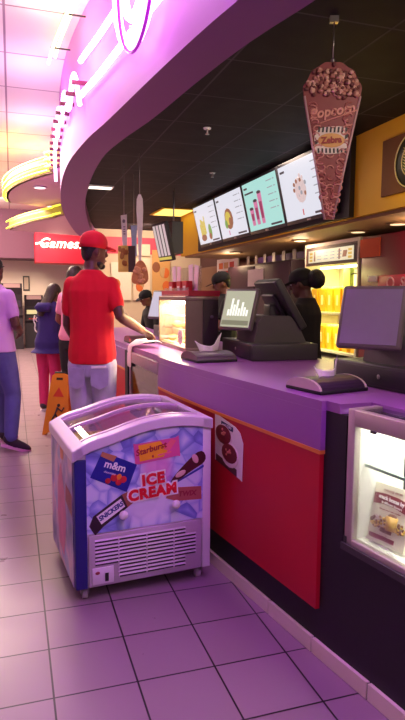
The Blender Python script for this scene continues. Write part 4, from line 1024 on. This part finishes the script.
# ------------------------------------------------------------------ rear canopies with yellow neon, red fascia and sign
def canopy(label, pL, pR, z0, z1, bulge, nt):
    o = thing('ceiling_canopy', label, 'canopy', ((pL.x+pR.x)/2, (pL.y+pR.y)/2, z0))
    d = pR-pL; 
    pts = []
    for t in arange(0, 1.12, 24):
        q = pL+d*t; n = Vector((-abs(d.y), -abs(d.x)*1.0, 0)).normalized()
        q = q + n*bulge*(1-(2*t-1)**2 if t <= 1 else 1-(2*t-1)**2*.5); pts.append(Vector((q.x, q.y, 0)))
    # closing back side
    back = [Vector((pL.x+2.6, pL.y+1.2, 0))]
    poly = [(p.x, p.y) for p in pts]+[(p.x, p.y) for p in back]
    MB().prism(poly, z0, z0+.03).build('underside', mat('canopy_pink', (214, 168, 190), .6), o, True)
    b = MB(); rings = [[(p.x, p.y, z0), (p.x+.03, p.y+.02, z0), (p.x+.03, p.y+.02, z1), (p.x, p.y, z1)] for p in pts]
    b.loft(rings, True, True); b.build('fascia', mat('canopy_yellow', (200, 186, 110), .6), o, True)
    for k in range(nt):
        z = z0+.03+(z1-z0-.06)*k/max(1, nt-1)
        b = MB(); b.tube([(p.x-.05, p.y-.03, z) for p in pts], .018, 6); b.build('neon_tube', N_yel2, o, True)
    b = MB(); b.cyl((pL.x+1.2, pL.y+.6, z1-.02), (pL.x+1.2, pL.y+.6, ZC), .15, seg=16); b.build('drop', M_white, o, True)
    return o
A1 = pz(10, 203, 3.1); A2 = pz(57, 172, 3.1)
canopy('curved ceiling canopy ringed by three yellow neon tubes, nearer one', A1, A2, 3.10, 3.34, .28, 3)
B1 = pz(9, 230, 2.85); B2 = pz(57, 217, 2.85)
canopy('lower flatter canopy with yellow neon tubes above red sign', B1, B2, 2.85, 3.05, .10, 2)
for k, (u, vv, z) in enumerate(((40, 187, 3.097), (52, 206, 3.097))):
    p = pz(u, vv, z); o = thing('canopy_downlight', ['round white downlight in nearer canopy, left one', 'round white downlight in nearer canopy, right one'][k], 'light', (p.x, p.y, z), 0, 'downlights in the canopy')
    MB().cyl((0, 0, -.014), (0, 0, 0), .10, seg=20).build('trim_ring', M_white, o); MB().cyl((0, 0, -.018), (0, 0, -.0142), .08, seg=20).build('lens', mat('canopy_lens', (255, 240, 250), .4, emit=(255, 236, 246), es=2), o)
FY = 15.6
r0 = py(35, 228, FY); r1 = py(35, 262, FY); r2 = py(98, 228, FY)
rf = thing('red_fascia', 'red sign fascia high above beige rear wall', 'sign board', (r0.x+.8, FY, r1.z))
b = MB(); b.prism([(r0.x, r1.z), (r2.x, r1.z-.02), (r2.x, r0.z+.3), (r0.x+.35, r0.z+.3), (r0.x, r0.z-.1)], FY, FY+.9, 'y'); b.build('board', mat('fascia_red', (226, 36, 66), .5, var=.04, scale=3), rf, True)
b = MB().box((r0.x+.4, FY+.1, r0.z+.3), (r0.x+.5, FY+.2, ZC)); b.box((r2.x-.3, FY+.1, r0.z+.3), (r2.x-.2, FY+.2, ZC)); b.build('hanger', M_charcoal, rf, True)
q0 = py(38, 243, FY-.05); q1 = py(77, 243, FY-.05)
gs = thing('neon_sign', 'white glowing neon script reading Games on red fascia', 'neon sign', ((q0.x+q1.x)/2, FY-.04, q0.z-.15))
N_games = mat('neon_games', (255, 240, 220), .4, emit=(255, 226, 190), es=5)
b = MB(); b.M = frame(((q0.x+q1.x)/2+.06, FY-.05, q0.z), (1, 0, 0), (0, 0, 1)); b.text('Games:', .34, .03, shear=.3, bold=.003, space=1.05)
b.build('lettering', N_games, gs, True)
b = MB(); b.tube([(q0.x-.06, FY-.05, q0.z-.02), (q0.x+.06, FY-.05, q0.z+.01), (q0.x+.16, FY-.05, q0.z-.02)], .022, 6); b.build('swash', N_games, gs, True)
b = MB()
for x in (q0.x+.3, q1.x-.3): b.cyl((x, FY-.05, q0.z), (x, FY, q0.z), .015, seg=8)
b.build('standoff', M_charcoal, gs, True)
# wall switch box
p = py(26.3, 283, 17.79)
sw = thing('wall_panel', 'small dark framed panel on beige rear wall', 'wall panel', (p.x, 17.79, p.z-.2))
MB().box((p.x-.09, 17.77, p.z-.22), (p.x+.09, 17.799, p.z+.2)).build('frame', M_charcoal, sw, True); MB().box((p.x-.06, 17.764, p.z-.18), (p.x+.06, 17.7695, p.z+.16)).build('plate', mat('panel_cream', (206, 186, 166), .5), sw, True)
# kiosks / arcade machines
def arcade(label, u0, u1, vt, Y, scr):
    a = py(u0, vt, Y); c = py(u1, vt, Y); w = c.x-a.x; h = a.z
    o = thing('arcade_machine', label, 'arcade machine', (a.x, Y, 0), 0, 'arcade machines by the rear wall')
    b = MB(); b.prism([(0, 0), (.65, 0), (.65, h), (.12, h), (.02, h-.12), (.10, h-.30), (.16, h*.62), (-.06, h*.52), (0, h*.48)], 0, w, 'x'); b.build('cabinet', mat('arcade_black', (34, 26, 36), .5), o)
    b = MB(); b.box((w*.1, .125, h*.64), (w*.9, .135, h-.31)); b.build('screen', scr, o)
    b = MB(); b.box((w*.1, .01, h-.115), (w*.9, .06, h-.01)); b.build('marquee', mat('marquee', (150, 120, 120), .5, emit=(150, 110, 110), es=.25), o)
    b = MB(); b.box((w*.1, -.03, h*.525), (w*.9, .06, h*.545)); b.mid = 1
    for k in range(4): b.ball((w*(.25+.15*k), .0, h*.55), .022, 8, 6)
    b.build('control_panel', [M_charcoal, mat('button_red', (200, 40, 50), .4)], o)
    return o
arcade('taller dark arcade machine at far left behind lilac shirt', 1, 22, 283, 16.3, mat('arc_scr1', (50, 40, 60), .3))
arcade('shorter dark arcade machine with bright screen beneath wall panel', 24.5, 43, 295, 16.6, mat('arc_scr2', (120, 110, 80), .3, emit=(222, 206, 150), es=.9))

# ------------------------------------------------------------------ wet floor sign
wp = Vector((.465, 6.25, 0))
wf = thing('wet_floor_sign', 'orange yellow folding floor caution sign behind freezer', 'floor sign', wp)
Mwf = mat('sign_amber', (222, 132, 28), .5)
for s_ in (-1, 1):
    PMx = Matrix.Translation(wp) @ Matrix.Rotation(-.5, 4, 'Z') @ Matrix.Translation((0, s_*.14, 0)) @ Matrix.Rotation(s_*.22, 4, 'X')
    b = MB(); b.M = PMx
    pts = [(-.15, 0), (-.11, 0), (-.09, .03), (.09, .03), (.11, 0), (.15, 0), (.10, .52), (.085, .62), (.05, .645), (-.05, .645), (-.085, .62), (-.10, .52)]
    b.prism(pts, -.012, .012, 'y'); pnl = b.build('panel', Mwf, wf, True)
    b = MB(); b.M = PMx; b.box((-.035, -.0135 if s_ < 0 else .0122, .575), (.035, -.0122 if s_ < 0 else .0135, .60))
    b.mid = 1
    yy = -.0145
    if s_ < 0:
        b.prism([(-.06, .40), (.06, .40), (0, .50)], yy, yy+.002, 'y'); b.mid = 2
        b.ball((.01, yy, .31), (.018, .002, .018), 10, 6)
        b.tube([(.0, yy, .29), (-.02, yy, .22), (.02, yy, .15), (-.01, yy, .08)], .010, 6); b.tube([(-.02, yy, .22), (-.05, yy, .16), (-.06, yy, .09)], .010, 6); b.tube([(.0, yy, .28), (.05, yy, .25), (.07, yy, .29)], .008, 6)
    b.build('print', [mat('sign_slot', (60, 36, 16), .7), mat('sign_redprint', (206, 60, 40), .5), mat('sign_blackprint', (36, 20, 30), .5)], pnl, True)
b = MB(); b.M = Matrix.Translation(wp) @ Matrix.Rotation(-.5, 4, 'Z'); b.cyl((-.06, 0, .638), (.06, 0, .638), .010, seg=8); b.build('hinge', M_black, wf, True)

# ------------------------------------------------------------------ people
def remesh(b, vox, it=3):
    me = b.mesh('tmp', M_skin); o = bpy.data.objects.new('tmp', me); C.objects.link(o)
    r = o.modifiers.new('r', 'REMESH'); r.mode = 'VOXEL'; r.voxel_size = vox; r.use_smooth_shade = True
    if it:
        s_ = o.modifiers.new('s', 'SMOOTH'); s_.factor = .5; s_.iterations = it
    dg = bpy.context.evaluated_depsgraph_get(); out = bpy.data.meshes.new_from_object(o.evaluated_get(dg))
    bpy.data.objects.remove(o); bpy.data.meshes.remove(me)
    vs = [v.co[:] for v in out.vertices]; fs = [list(p.vertices) for p in out.polygons]; bpy.data.meshes.remove(out)
    return vs, fs
def ring(c, rx, ry, ax=None, n=16):
    """ellipse; ax = direction of the limb (defaults up)"""
    c = Vector(c)
    if ax is None: return [(c.x+rx*math.cos(2*PI*k/n), c.y+ry*math.sin(2*PI*k/n), c.z) for k in range(n)]
    t = Vector(ax).normalized(); a = Vector((1, 0, 0)); a = (a-t*a.dot(t))
    if a.length < .2: a = Vector((0, 1, 0)); a = a-t*a.dot(t)
    a.normalize(); bb = t.cross(a)
    return [tuple(c+a*rx*math.cos(2*PI*k/n)+bb*ry*math.sin(2*PI*k/n)) for k in range(n)]
def limb(b, pts, rs, n=14):
    pts = [Vector(p) for p in pts]; P = []; R = []
    for i in range(len(pts)-1):
        for t in (0, .25, .5, .75): P.append(pts[i].lerp(pts[i+1], t)); R.append(rs[i]*(1-t)+rs[i+1]*t)
    P.append(pts[-1]); R.append(rs[-1])
    rings = []
    for i, p in enumerate(P):
        t = P[min(i+1, len(P)-1)]-P[max(i-1, 0)]; rings.append(ring(p, R[i], R[i], t, n))
    b.loft(rings); b.ball(pts[0], rs[0]*.98, 12, 8); b.ball(pts[-1], rs[-1]*.98, 12, 8)
def hand(b, wrist, d, nrm, s, side, curl=.5):
    d = Vector(d).normalized(); nrm = Vector(nrm); nrm = (nrm-d*nrm.dot(d)).normalized(); lat = d.cross(nrm)*side
    w = Vector(wrist); pl = .095*s
    rings = []
    for t, wd, th in ((-.1, .026, .022), (.3, .036, .018), (.8, .043, .014), (1.0, .040, .012)):
        c = w+d*pl*t; rings.append([tuple(c+lat*wd*s*math.cos(2*PI*k/12)+nrm*th*s*math.sin(2*PI*k/12)) for k in range(12)])
    b.loft(rings)
    for i, (o_, ln) in enumerate(((-.032, .066), (-.011, .078), (.011, .073), (.032, .056))):
        r0 = w+d*pl*.92+lat*o_*s; c1 = curl*.7; c2 = curl*1.5
        d1 = (d*math.cos(c1)+nrm*math.sin(c1)+lat*o_*2).normalized(); d2 = (d*math.cos(c2)+nrm*math.sin(c2)+lat*o_).normalized()
        p1 = r0+d1*ln*.55*s; p2 = p1+d2*ln*.5*s
        limb(b, [r0, p1, p2], [.0105*s, .0095*s, .008*s], 8)
    r0 = w+d*pl*.25-lat*.03*s; p1 = r0+(d*.6-lat*.75+nrm*.3).normalized()*.045*s; p2 = p1+(d*.9-lat*.2+nrm*.5).normalized()*.035*s
    limb(b, [r0, p1, p2], [.013*s, .011*s, .009*s], 8)
def person(label, loc, yaw, h, arms, legs, headyaw=0, pitch=0, female=False, skin=None, shirt=None, pants=None, shoes=None, sleeve='short', hem=.80, lean=0, hair=None, cap=None, vox=.010, twist=0, group=None, shirt_loose=1.0):
    s = h/1.75; o = thing('person', label, 'person', loc, yaw)
    skin = skin or M_skin
    fem = .9 if female else 1.0
    def T(z): return lean*max(0, z-.93)     # forward lean (local +y)
    tors = [(.86, .150*(1.05 if female else 1), .110, 0), (.95, .158*(1.06 if female else 1), .112, 0), (1.08, .140*fem, .100, .0), (1.22, .155*fem, .108, .005), (1.36, .172*fem, .108, .0), (1.43, .150*fem, .080, -.005), (1.465, .095*fem, .068, -.005), (1.50, .060, .062, -.005)]
    b = MB()
    b.loft([ring((0, y+T(z), z), rx, ry) for z, rx, ry, y in tors])
    limb(b, [(0, T(1.44)-.01, 1.44), (0, T(1.53)+.012, 1.545)], [.064, .056])
    hc = Vector((0, T(1.62)+.02, 1.630))
    HMx = Matrix.Translation((0, hc.y-.02, 1.53)) @ Matrix.Rotation(headyaw, 4, 'Z') @ Matrix.Rotation(pitch, 4, 'X') @ Matrix.Translation((0, -(hc.y-.02), -1.53))
    b.M = HMx
    b.ball(hc+Vector((0, -.005, .012)), (.074, .095, .103), 20, 14); b.ball(hc+Vector((0, .030, -.055)), (.056, .060, .062), 16, 10); b.ball(hc+Vector((0, .062, -.092)), (.026, .024, .018), 10, 8)
    b.loft([ring(hc+Vector((0, .088, .012)), .009, .010, None, 8), ring(hc+Vector((0, .105, -.025)), .017, .016, None, 8), ring(hc+Vector((0, .09, -.038)), .014, .012, None, 8)])
    b.ball(hc+Vector((0, .083, -.064)), (.024, .012, .012), 10, 6)
    for sx in (-1, 1): b.ball(hc+Vector((sx*.076, -.005, -.012)), (.010, .019, .031), 8, 8)
    b.M = Matrix.Identity(4)
    sh = []
    for sx, (el, wr, hn, cu) in zip((-1, 1), arms):
        sp = Vector((sx*.160*fem, T(1.41), 1.405)); sh.append(sp); el = Vector(el); wr = Vector(wr)
        limb(b, [sp, sp.lerp(el, .4), el, el.lerp(wr, .35), wr], [.044*fem, .046*fem, .040*fem, .039*fem, .027*fem])
        hand(b, wr, (wr-el), hn, 1.0*fem, sx, cu)
    for sx, (kn, an, toe) in zip((-1, 1), legs):
        hp = Vector((sx*.09, 0, .90)); kn = Vector(kn); an = Vector(an); toe = Vector(toe)
        limb(b, [hp, hp.lerp(kn, .5), kn, kn.lerp(an, .35), an], [.092, .078, .056, .056, .037])
        t = (toe).normalized()
        limb(b, [an+Vector((0, 0, -.03))-t*.03, an+Vector((0, 0, -.05))+t*.08, an+Vector((0, 0, -.058))+t*.16], [.034, .034, .024])
    vs, fs = remesh(b, vox)
    e = MB(); e.add([Vector(q)*s for q in vs], fs, True)
    for sx in (-1, 1):
        e.M = Matrix.Scale(s, 4) @ HMx; e.mid = 1; e.ball(hc+Vector((sx*.031, .080, .008)), (.014, .011, .009), 10, 6); e.mid = 2; e.ball(hc+Vector((sx*.031, .089, .008)), (.006, .004, .006), 8, 6)
        e.mid = 2; e.tube([hc+Vector((sx*.015, .094, .030)), hc+Vector((sx*.032, .092, .035)), hc+Vector((sx*.05, .080, .030))], .004, 6)
    e.mid = 3; e.tube([hc+Vector((-.022, .090, -.062)), hc+Vector((0, .097, -.060)), hc+Vector((.022, .090, -.062))], .005, 6)
    body = e.build('body', [skin, M_eye, M_iris, M_lip], o)
    def cloth(bb, name, m, vx=vox, it=7, lb=None):
        vs, fs = remesh(bb, vx, it); c = MB(); c.add([Vector(q)*s for q in vs], fs, True); return c.build(name, m, o, label=lb)
    if shirt:
        b = MB(); L = shirt_loose
        rr = [(hem, .172*L*(1.03 if female else 1), .132*L, 0)]+[(z, rx+.016*L+(.012 if z < 1.2 else 0), ry+.018*L+(.010 if z < 1.2 else 0), y) for z, rx, ry, y in tors if z > hem+.04 and z < 1.45]+[(1.472, .105*fem, .080, -.005), (1.50, .074, .074, -.005)]
        b.loft([ring((0, y+T(z), z), rx, ry) for z, rx, ry, y in rr])
        for sx, (el, wr, hn, cu) in zip((-1, 1), arms):
            sp = Vector((sx*.152*fem, T(1.41), 1.40)); el = Vector(el); wr = Vector(wr)
            if sleeve == 'short': limb(b, [sp, sp.lerp(el, .35), sp.lerp(el, .62)], [.060*fem, .060*fem, .059*fem])
            else: limb(b, [sp, sp.lerp(el, .5), el, wr.lerp(el, .08)], [.058*fem, .060*fem, .054*fem, .042*fem])
        sn = 'shirt'
        cloth(b, sn, shirt)
    if pants:
        b = MB(); b.loft([ring((0, 0, z), rx, ry) for z, rx, ry in ((.80, .165, .122), (.90, .172*(1.04 if female else 1), .126), (.99, .160, .120), (1.02, .152, .114))])
        for sx, (kn, an, toe) in zip((-1, 1), legs):
            hp = Vector((sx*.088, 0, .88)); kn = Vector(kn); an = Vector(an)
            limb(b, [hp, hp.lerp(kn, .5), kn, kn.lerp(an, .4), an+Vector((0, 0, .01))], [.104, .094, .074, .072, .060])
        cloth(b, 'trousers', pants)
    if shoes:
        for sx, (kn, an, toe) in zip((-1, 1), legs):
            an = Vector(an); t = Vector(toe).normalized(); b = MB()
            up = Vector((0, 0, 1)); side_ = t.cross(up).normalized(); nn = side_.cross(t)
            limb(b, [an-nn*.01-t*.025, an-nn*.04+t*.05, an-nn*.052+t*.13, an-nn*.054+t*.165], [.047, .046, .040, .030])
            vs, fs = remesh(b, .010, 2); c = MB(); c.add([Vector(q)*s for q in vs], fs, True); sho = c.build('shoe', shoes[0], o)
            up = Vector((0, 0, 1)); side_ = t.cross(up).normalized(); nn = side_.cross(t)
            c = MB(); c.M = Matrix.Scale(s, 4) @ frame(an-nn*.088-t*.068, t, nn) @ Matrix.Diagonal((.95, .95, 1, 1))
            c.prism([q[:2] for q in chaikin([(0, -.038, 0), (.12, -.036, 0), (.20, -.046, 0), (.285, -.022, 0), (.285, .022, 0), (.20, .046, 0), (.12, .036, 0), (0, .038, 0)], 2, True)], 0, .026)
            c.build('sole', shoes[1], sho)
    if hair:
        kind, hm = hair; b = MB(); b.M = HMx
        if kind == 'short':
            b.ball(hc+Vector((0, -.014, .028)), (.079, .094, .096), 16, 12); b.ball(hc+Vector((0, -.055, -.02)), (.064, .045, .06), 12, 8)
        if kind == 'long':
            b.ball(hc+Vector((0, -.016, .026)), (.088, .102, .100), 16, 12)
            b.loft([ring(hc+Vector((0, y, z)), rx, ry) for z, rx, ry, y in ((.03, .088, .09, -.03), (-.08, .095, .07, -.05), (-.2, .10, .055, -.075), (-.32, .085, .045, -.09), (-.38, .05, .03, -.09))])
        if kind == 'puff':
            b.ball(hc+Vector((0, -.014, .026)), (.083, .098, .098), 16, 12); b.ball(hc+Vector((0.0, -.135, .0)), (.085, .075, .085), 14, 10)
        cloth(b, 'hair', hm, .012, 2)
    if cap:
        cm = cap; b = MB(); b.M = HMx
        n = 24; rings = []
        for a, in [(x,) for x in arange(0, PI/2*.97, 9)]:
            rings.append([tuple(hc+Vector((.088*math.cos(a)*math.cos(2*PI*k/n), -.006+.108*math.cos(a)*math.sin(2*PI*k/n), .040+.088*math.sin(a)**.8 if a > 0 else .040))) for k in range(n)])
        rings = [[tuple(Vector(p)-Vector((0, 0, .028)) + Vector((0, -.004 if 1 else 0, 0))) for p in rings[0]]]+rings
        b.loft(rings)
        b.loft([[tuple(hc+Vector((.078*math.cos(t), .07+.11*math.sin(t)*1.0, zz+(-.012*math.sin(t))))) for t in arange(0, PI, 14)] for zz in (.022, .030)], True)
        b.ball(hc+Vector((0, -.006, .128)), .008, 8, 6)
        c = MB(); c.M = Matrix.Scale(s, 4); c.add(b.v, b.f, True); c.build('cap', cm, o)
    return o, s, HMx, hc
STAND = [((-.09, .01, .49), (-.09, -.01, .085), (-.15, 1, 0)), ((.09, .01, .49), (.09, -.01, .085), (.15, 1, 0))]
def hang(sx, fwd=0): return ((sx*.225, -.02+fwd*.3, 1.13), (sx*.22, .08+fwd, .88), (-sx, .2, 0), .5)
M_redshirt = mat('red_tshirt', (214, 8, 34), .85, var=.08, scale=12, bump=.15); M_redcap = mat('red_cap', (214, 14, 40), .8, var=.06)
M_jeans = mat('light_jeans', (186, 182, 204), .85, var=.2, scale=14, bump=.3)
yaw_m = math.radians(-20)
def w2l(p, loc, yaw, s): return (Matrix.Rotation(-yaw, 4, 'Z') @ (Vector(p)-Vector(loc)))/s
locm = Vector((.545, 4.27, 0)); hm = 1.90; sm_ = hm/1.75
rw = w2l(pd(143, 331, 4.42), locm, yaw_m, sm_); rel = w2l(pd(120, 316, 4.12), locm, yaw_m, sm_)
MS = (.87, .96, 1)
rw = Vector((rw.x/MS[0], rw.y/MS[1], rw.z)); rel = Vector((rel.x/MS[0], rel.y/MS[1], rel.z))
o, s, HMx, hc = person('man in red cap, red T-shirt and pale jeans leaning at counter', locm, yaw_m, hm,
   [((-.195, .03, 1.14), (-.16, .22, .97), (1, .2, 0), .5), (tuple(rel), tuple(rw), (0, 0, -1), .35)], STAND, headyaw=math.radians(-52), pitch=math.radians(-4), skin=M_skin,
   shirt=M_redshirt, pants=M_jeans, shoes=(M_black, M_white), hem=.885, cap=M_redcap, hair=('short', M_hair), shirt_loose=1.05, vox=.008)
o.scale = MS
# back pockets and beard
b = MB()
for sx in (-1, 1):
    b.mid = 0; b.M = frame((sx*.085*s, -.135*s, .80*s), (1, .25*sx, 0), (0, .02, 1)); b.prism([(-.07, .07), (.07, .07), (.068, -.05), (0, -.085), (-.068, -.05)], -.006, .004, 'y')
b.build('back_pockets', mat('jeans_pocket', (166, 162, 188), .85, var=.2, scale=18), o)
b = MB(); b.M = frame((.085*s, -.150*s, .865*s), (1, .25, 0), (0, .02, 1)); b.box((-.06, -.004, 0), (.06, .004, .016)); b.build('pocket_paper', M_paper, o, label='white slip sticking out of back pocket')
b = MB(); b.M = Matrix.Scale(s, 4) @ HMx; b.ball(hc+Vector((0, .066, -.098)), (.032, .028, .022), 10, 6); b.ball(hc+Vector((0, .03, -.085)), (.057, .045, .035), 12, 8); b.build('beard', M_hair, o)
# girl in navy hoodie
M_hood = mat('navy_hoodie', (50, 36, 104), .9, var=.12, scale=14, bump=.2)
lg = Vector((.42, 7.5, 0)); yg = math.radians(-35)
o, s, HMx, hc = person('girl in navy hoodie and pink trousers with long brown hair', lg, yg, 1.60,
   [((-.20, .10, 1.12), (-.08, .26, 1.05), (1, 0, 0), .5), ((.20, .10, 1.12), (.08, .28, 1.06), (-1, 0, 0), .5)], STAND, headyaw=math.radians(-25), pitch=math.radians(-22), female=True, skin=M_skin2,
   shirt=M_hood, pants=mat('pink_trousers', (206, 44, 104), .85, var=.08), shoes=(M_charcoal, M_white), sleeve='long', hem=.80, hair=('long', M_hairbrown), shirt_loose=1.5, lean=.12, vox=.011)
b = MB(); b.M = Matrix.Scale(s, 4)
b.loft([ring((0, -.10, 1.36), .10, .05), ring((0, -.12, 1.42), .125, .075), ring((0, -.09, 1.48), .09, .06)]); b.build('hood', M_hood, o)
b = MB(); b.M = frame((-.07*s, -.185*s, 1.2*s), (1, -.35, 0), (0, 0, 1)); b.tube(chaikin([(-.02, 0, .1), (-.05, 0, .03), (-.01, 0, .0), (-.03, 0, -.07), (.01, 0, -.1)], 2), .008, 6); b.tube(chaikin([(.02, 0, .08), (-.005, 0, .05), (.02, 0, .03)], 1), .006, 6); b.build('back_print', M_paper, o)
# person in pink top behind the man
lp = Vector((.69, 7.0, 0))
person('woman in pale pink top and black trousers half hidden behind man', lp, math.radians(-30), 1.79,
   [((-.215, .03, 1.13), (-.16, .22, 1.02), (1, 0, 0), .5), ((.215, .05, 1.13), (.12, .26, 1.05), (-1, 0, 0), .5)], STAND, headyaw=math.radians(-15), pitch=math.radians(-10), female=True, skin=M_skin2,
   shirt=mat('pink_top', (240, 150, 176), .85), pants=mat('black_trousers', (30, 24, 32), .8), shoes=(M_black, M_black), sleeve='short', hem=.90, hair=('long', M_hairbrown), shirt_loose=1.0, vox=.011)
# walking man in lilac shirt at the left edge
ll = Vector((-.155, 5.75, 0)); yl = math.radians(-38)
person('man in lilac T-shirt and blue jeans walking at left edge', ll, yl, 1.80,
   [((-.23, .05, 1.13), (-.2, .22, .95), (1, 0, 0), .5), ((.225, .0, 1.14), (.10, .22, 1.07), (-1, 0, .2), .6)],
   [((-.10, .24, .50), (-.10, .22, .085), (-.1, 1, 0)), ((.12, .07, .50), (.17, -.04, .12), (1, .6, -.35))], headyaw=math.radians(10), skin=M_skin,
   shirt=mat('lilac_tshirt', (206, 160, 226), .85, var=.05, scale=10), pants=mat('blue_jeans', (84, 84, 150), .85, var=.2, scale=14), shoes=(mat('shoe_dark', (44, 26, 50), .7), mat('sole_pink', (214, 160, 200), .6)), hem=.90, hair=('short', M_hair), shirt_loose=1.15, vox=.010)
person('person in black trousers and pink shoes beyond lilac shirted man', Vector((-.20, 6.5, 0)), math.radians(-60), 1.62,
   [hang(-1), hang(1)], [((-.09, .14, .49), (-.09, .12, .085), (-.1, 1, 0)), ((.09, -.02, .49), (.09, -.16, .09), (.1, 1, -.05))], female=True, skin=M_skin2,
   shirt=mat('dark_top', (40, 30, 44), .85), pants=mat('black_trousers', (30, 24, 32), .8), shoes=(mat('pink_shoe', (214, 110, 150), .6), M_white), hem=.9, hair=('short', M_hair), vox=.012)
# staff
M_uniform = mat('black_uniform', (26, 22, 26), .85, var=.15)
M_capb = mat('black_cap', (24, 20, 24), .8)
p1 = pd(226, 280, 6.4); p1.z = 0
person('staff member in black cap facing left behind middle till', p1, math.radians(75), 1.72, [((-.22, .10, 1.13), (-.12, .30, 1.1), (0, 0, -1), .4), ((.22, .10, 1.13), (.12, .3, 1.1), (0, 0, -1), .4)], STAND, pitch=math.radians(-18), skin=M_skin2, shirt=M_uniform, pants=M_uniform, shoes=(M_black, M_black), cap=M_capb, hair=('short', M_hair), vox=.011)
p2 = Vector((2.27, 4.28, 0))
person('staff member with black hair puff bending behind middle till', p2, math.radians(35), 1.68, [((-.22, .10, 1.13), (-.12, .30, 1.1), (0, 0, -1), .4), ((.22, .10, 1.13), (.12, .3, 1.1), (0, 0, -1), .4)], STAND, headyaw=math.radians(10), pitch=math.radians(-15), female=True, skin=M_skin, shirt=M_uniform, pants=M_uniform, shoes=(M_black, M_black), cap=M_capb, hair=('puff', M_hair), vox=.010)
p3 = pd(158, 300, 8.0); p3.z = 0
person('staff member in black cap stooping at far end beyond man\'s arm', p3, math.radians(110), 1.53, [((-.22, .14, 1.10), (-.12, .34, 1.08), (0, 0, -1), .4), ((.22, .14, 1.1), (.12, .34, 1.08), (0, 0, -1), .4)], STAND, pitch=math.radians(-20), lean=.25, skin=M_skin2, shirt=M_uniform, pants=M_uniform, shoes=(M_black, M_black), cap=M_capb, hair=('short', M_hair), vox=.012)

# ------------------------------------------------------------------ lights
def area(name, loc, target, size, sizey, col, e):
    d = bpy.data.lights.new(name, 'AREA'); d.shape = 'RECTANGLE'; d.size = size; d.size_y = sizey; d.color = lin(col)[:3]; d.energy = e
    o = bpy.data.objects.new(name, d); C.objects.link(o); o.location = loc
    o.rotation_euler = (Vector(target)-Vector(loc)).to_track_quat('-Z', 'Y').to_euler(); return o
def point(name, loc, col, e, r=.1):
    d = bpy.data.lights.new(name, 'POINT'); d.color = lin(col)[:3]; d.energy = e; d.shadow_soft_size = r
    o = bpy.data.objects.new(name, d); C.objects.link(o); o.location = loc; return o
VIO = (190, 96, 240); PNK = (255, 206, 242); WARM = (255, 214, 170); NEU = (255, 236, 228)
# neon along the soffit face
for k, (y, e, c) in enumerate(((-.6, 70, VIO), (.6, 70, VIO), (1.8, 52, VIO), (3.2, 9, PNK), (4.6, 14, PNK), (6.2, 18, PNK), (8.0, 16, PNK))):
    point('neon_light', (soff_o(y)-(.16 if c == VIO else .30), y, 3.5 if c == VIO else 3.15), c, e, .12)
area('hall_lamp_and_fill', (-1.2, -.5, 3.66), (-1.2, -.5, 0), 1.2, .6, (255, 214, 222), 20)  # unseen fill added to bring neutral light near the camera
area('hall_lamp_and_fill', (-1.0, 6.0, 3.66), (-1.0, 6.0, 0), 1.2, .6, (255, 226, 240), 36)  # second added fill, neutral light for the middle of the hall
for y, e in ((9.4, 270), (12.2, 270), (14.6, 230)):
    area('hall_lamp_and_fill', (-.6, y, 3.62), (-.4, y+(2.2 if y > 14 else 0), 0), 1.2, 1.2, (255, 226, 200), e)
point('yellow_neon_light', (soff_o(5)-.28, 4.9, 3.5), (255, 232, 140), 5, .1)
point('canopy_neon_light', (0.3, 9.6, 3.45), (255, 236, 80), 8, .2)
point('canopy_neon_light', (0.3, 13.2, 3.2), (255, 236, 80), 8, .2)
point('red_sign_light', (1.1, 14.9, 2.7), (255, 190, 170), 12, .2)
area('bar_fill_light', (1.9, .9, 2.86), (1.8, 1.4, 0), .6, .6, (255, 228, 205), 30)  # unseen fill added to light cone and tills from the front
def spot(name, loc, target, col, e, ang, r=.06):
    d = bpy.data.lights.new(name, 'SPOT'); d.color = lin(col)[:3]; d.energy = e; d.spot_size = math.radians(ang); d.spot_blend = .6; d.shadow_soft_size = r
    o = bpy.data.objects.new(name, d); C.objects.link(o); o.location = loc
    o.rotation_euler = (Vector(target)-Vector(loc)).to_track_quat('-Z', 'Y').to_euler(); return o
spot('bar_fill_spot', (1.75, 3.9, 2.82), (1.25, 6.4, 1.7), (255, 232, 220), 70, 60)  # added spot without a fixture, brightens the hanging signs
spot('bar_fill_spot', (1.9, 1.0, 2.82), (1.6, 2.75, 2.2), (255, 228, 210), 40, 55)  # added spot, brightens the front of the popcorn cone
area('bar_fill_light', (2.45, 5.6, 2.86), (2.45, 5.6, 0), .6, .6, (255, 228, 205), 14)  # added neutral fill over the serving area
# bar
area('case_lamp', CM3 @ Vector((.34, .12, .455)), CM3 @ Vector((.34, .2, 0)), .55, .06, (250, 255, 238), 5)
area('warmer_lamp', (1.25, 4.33, 1.39), (1.28, 4.33, 1.0), .6, .2, (255, 230, 186), 36)
area('popcorn_lamp', (3.62, 6.05, 1.79), (3.62, 6.05, .7), 1.0, .2, (255, 244, 150), 26)
area('popcorn_lamp_low', (3.62, 6.05, 1.22), (3.62, 6.05, .7), 1.0, .2, (255, 244, 150), 12)
for p in ((3.35, 4.3), (3.35, 6.5), (3.35, 9.0), (3.3, 2.5)):
    point('bulkhead_downlight', (p[0], p[1], 2.02), WARM, 7, .08)
area('bar_end_lamp', (2.6, 11.6, 2.8), (2.9, 13, 1.6), .8, .4, (255, 226, 196), 52)
point('yellow_wash', (2.55, 3.9, 2.35), (255, 210, 90), 3, .1)
w = bpy.data.worlds.new('world'); S.world = w; w.use_nodes = True
bg = w.node_tree.nodes['Background']; bg.inputs[0].default_value = lin((210, 190, 200)); bg.inputs[1].default_value = .2
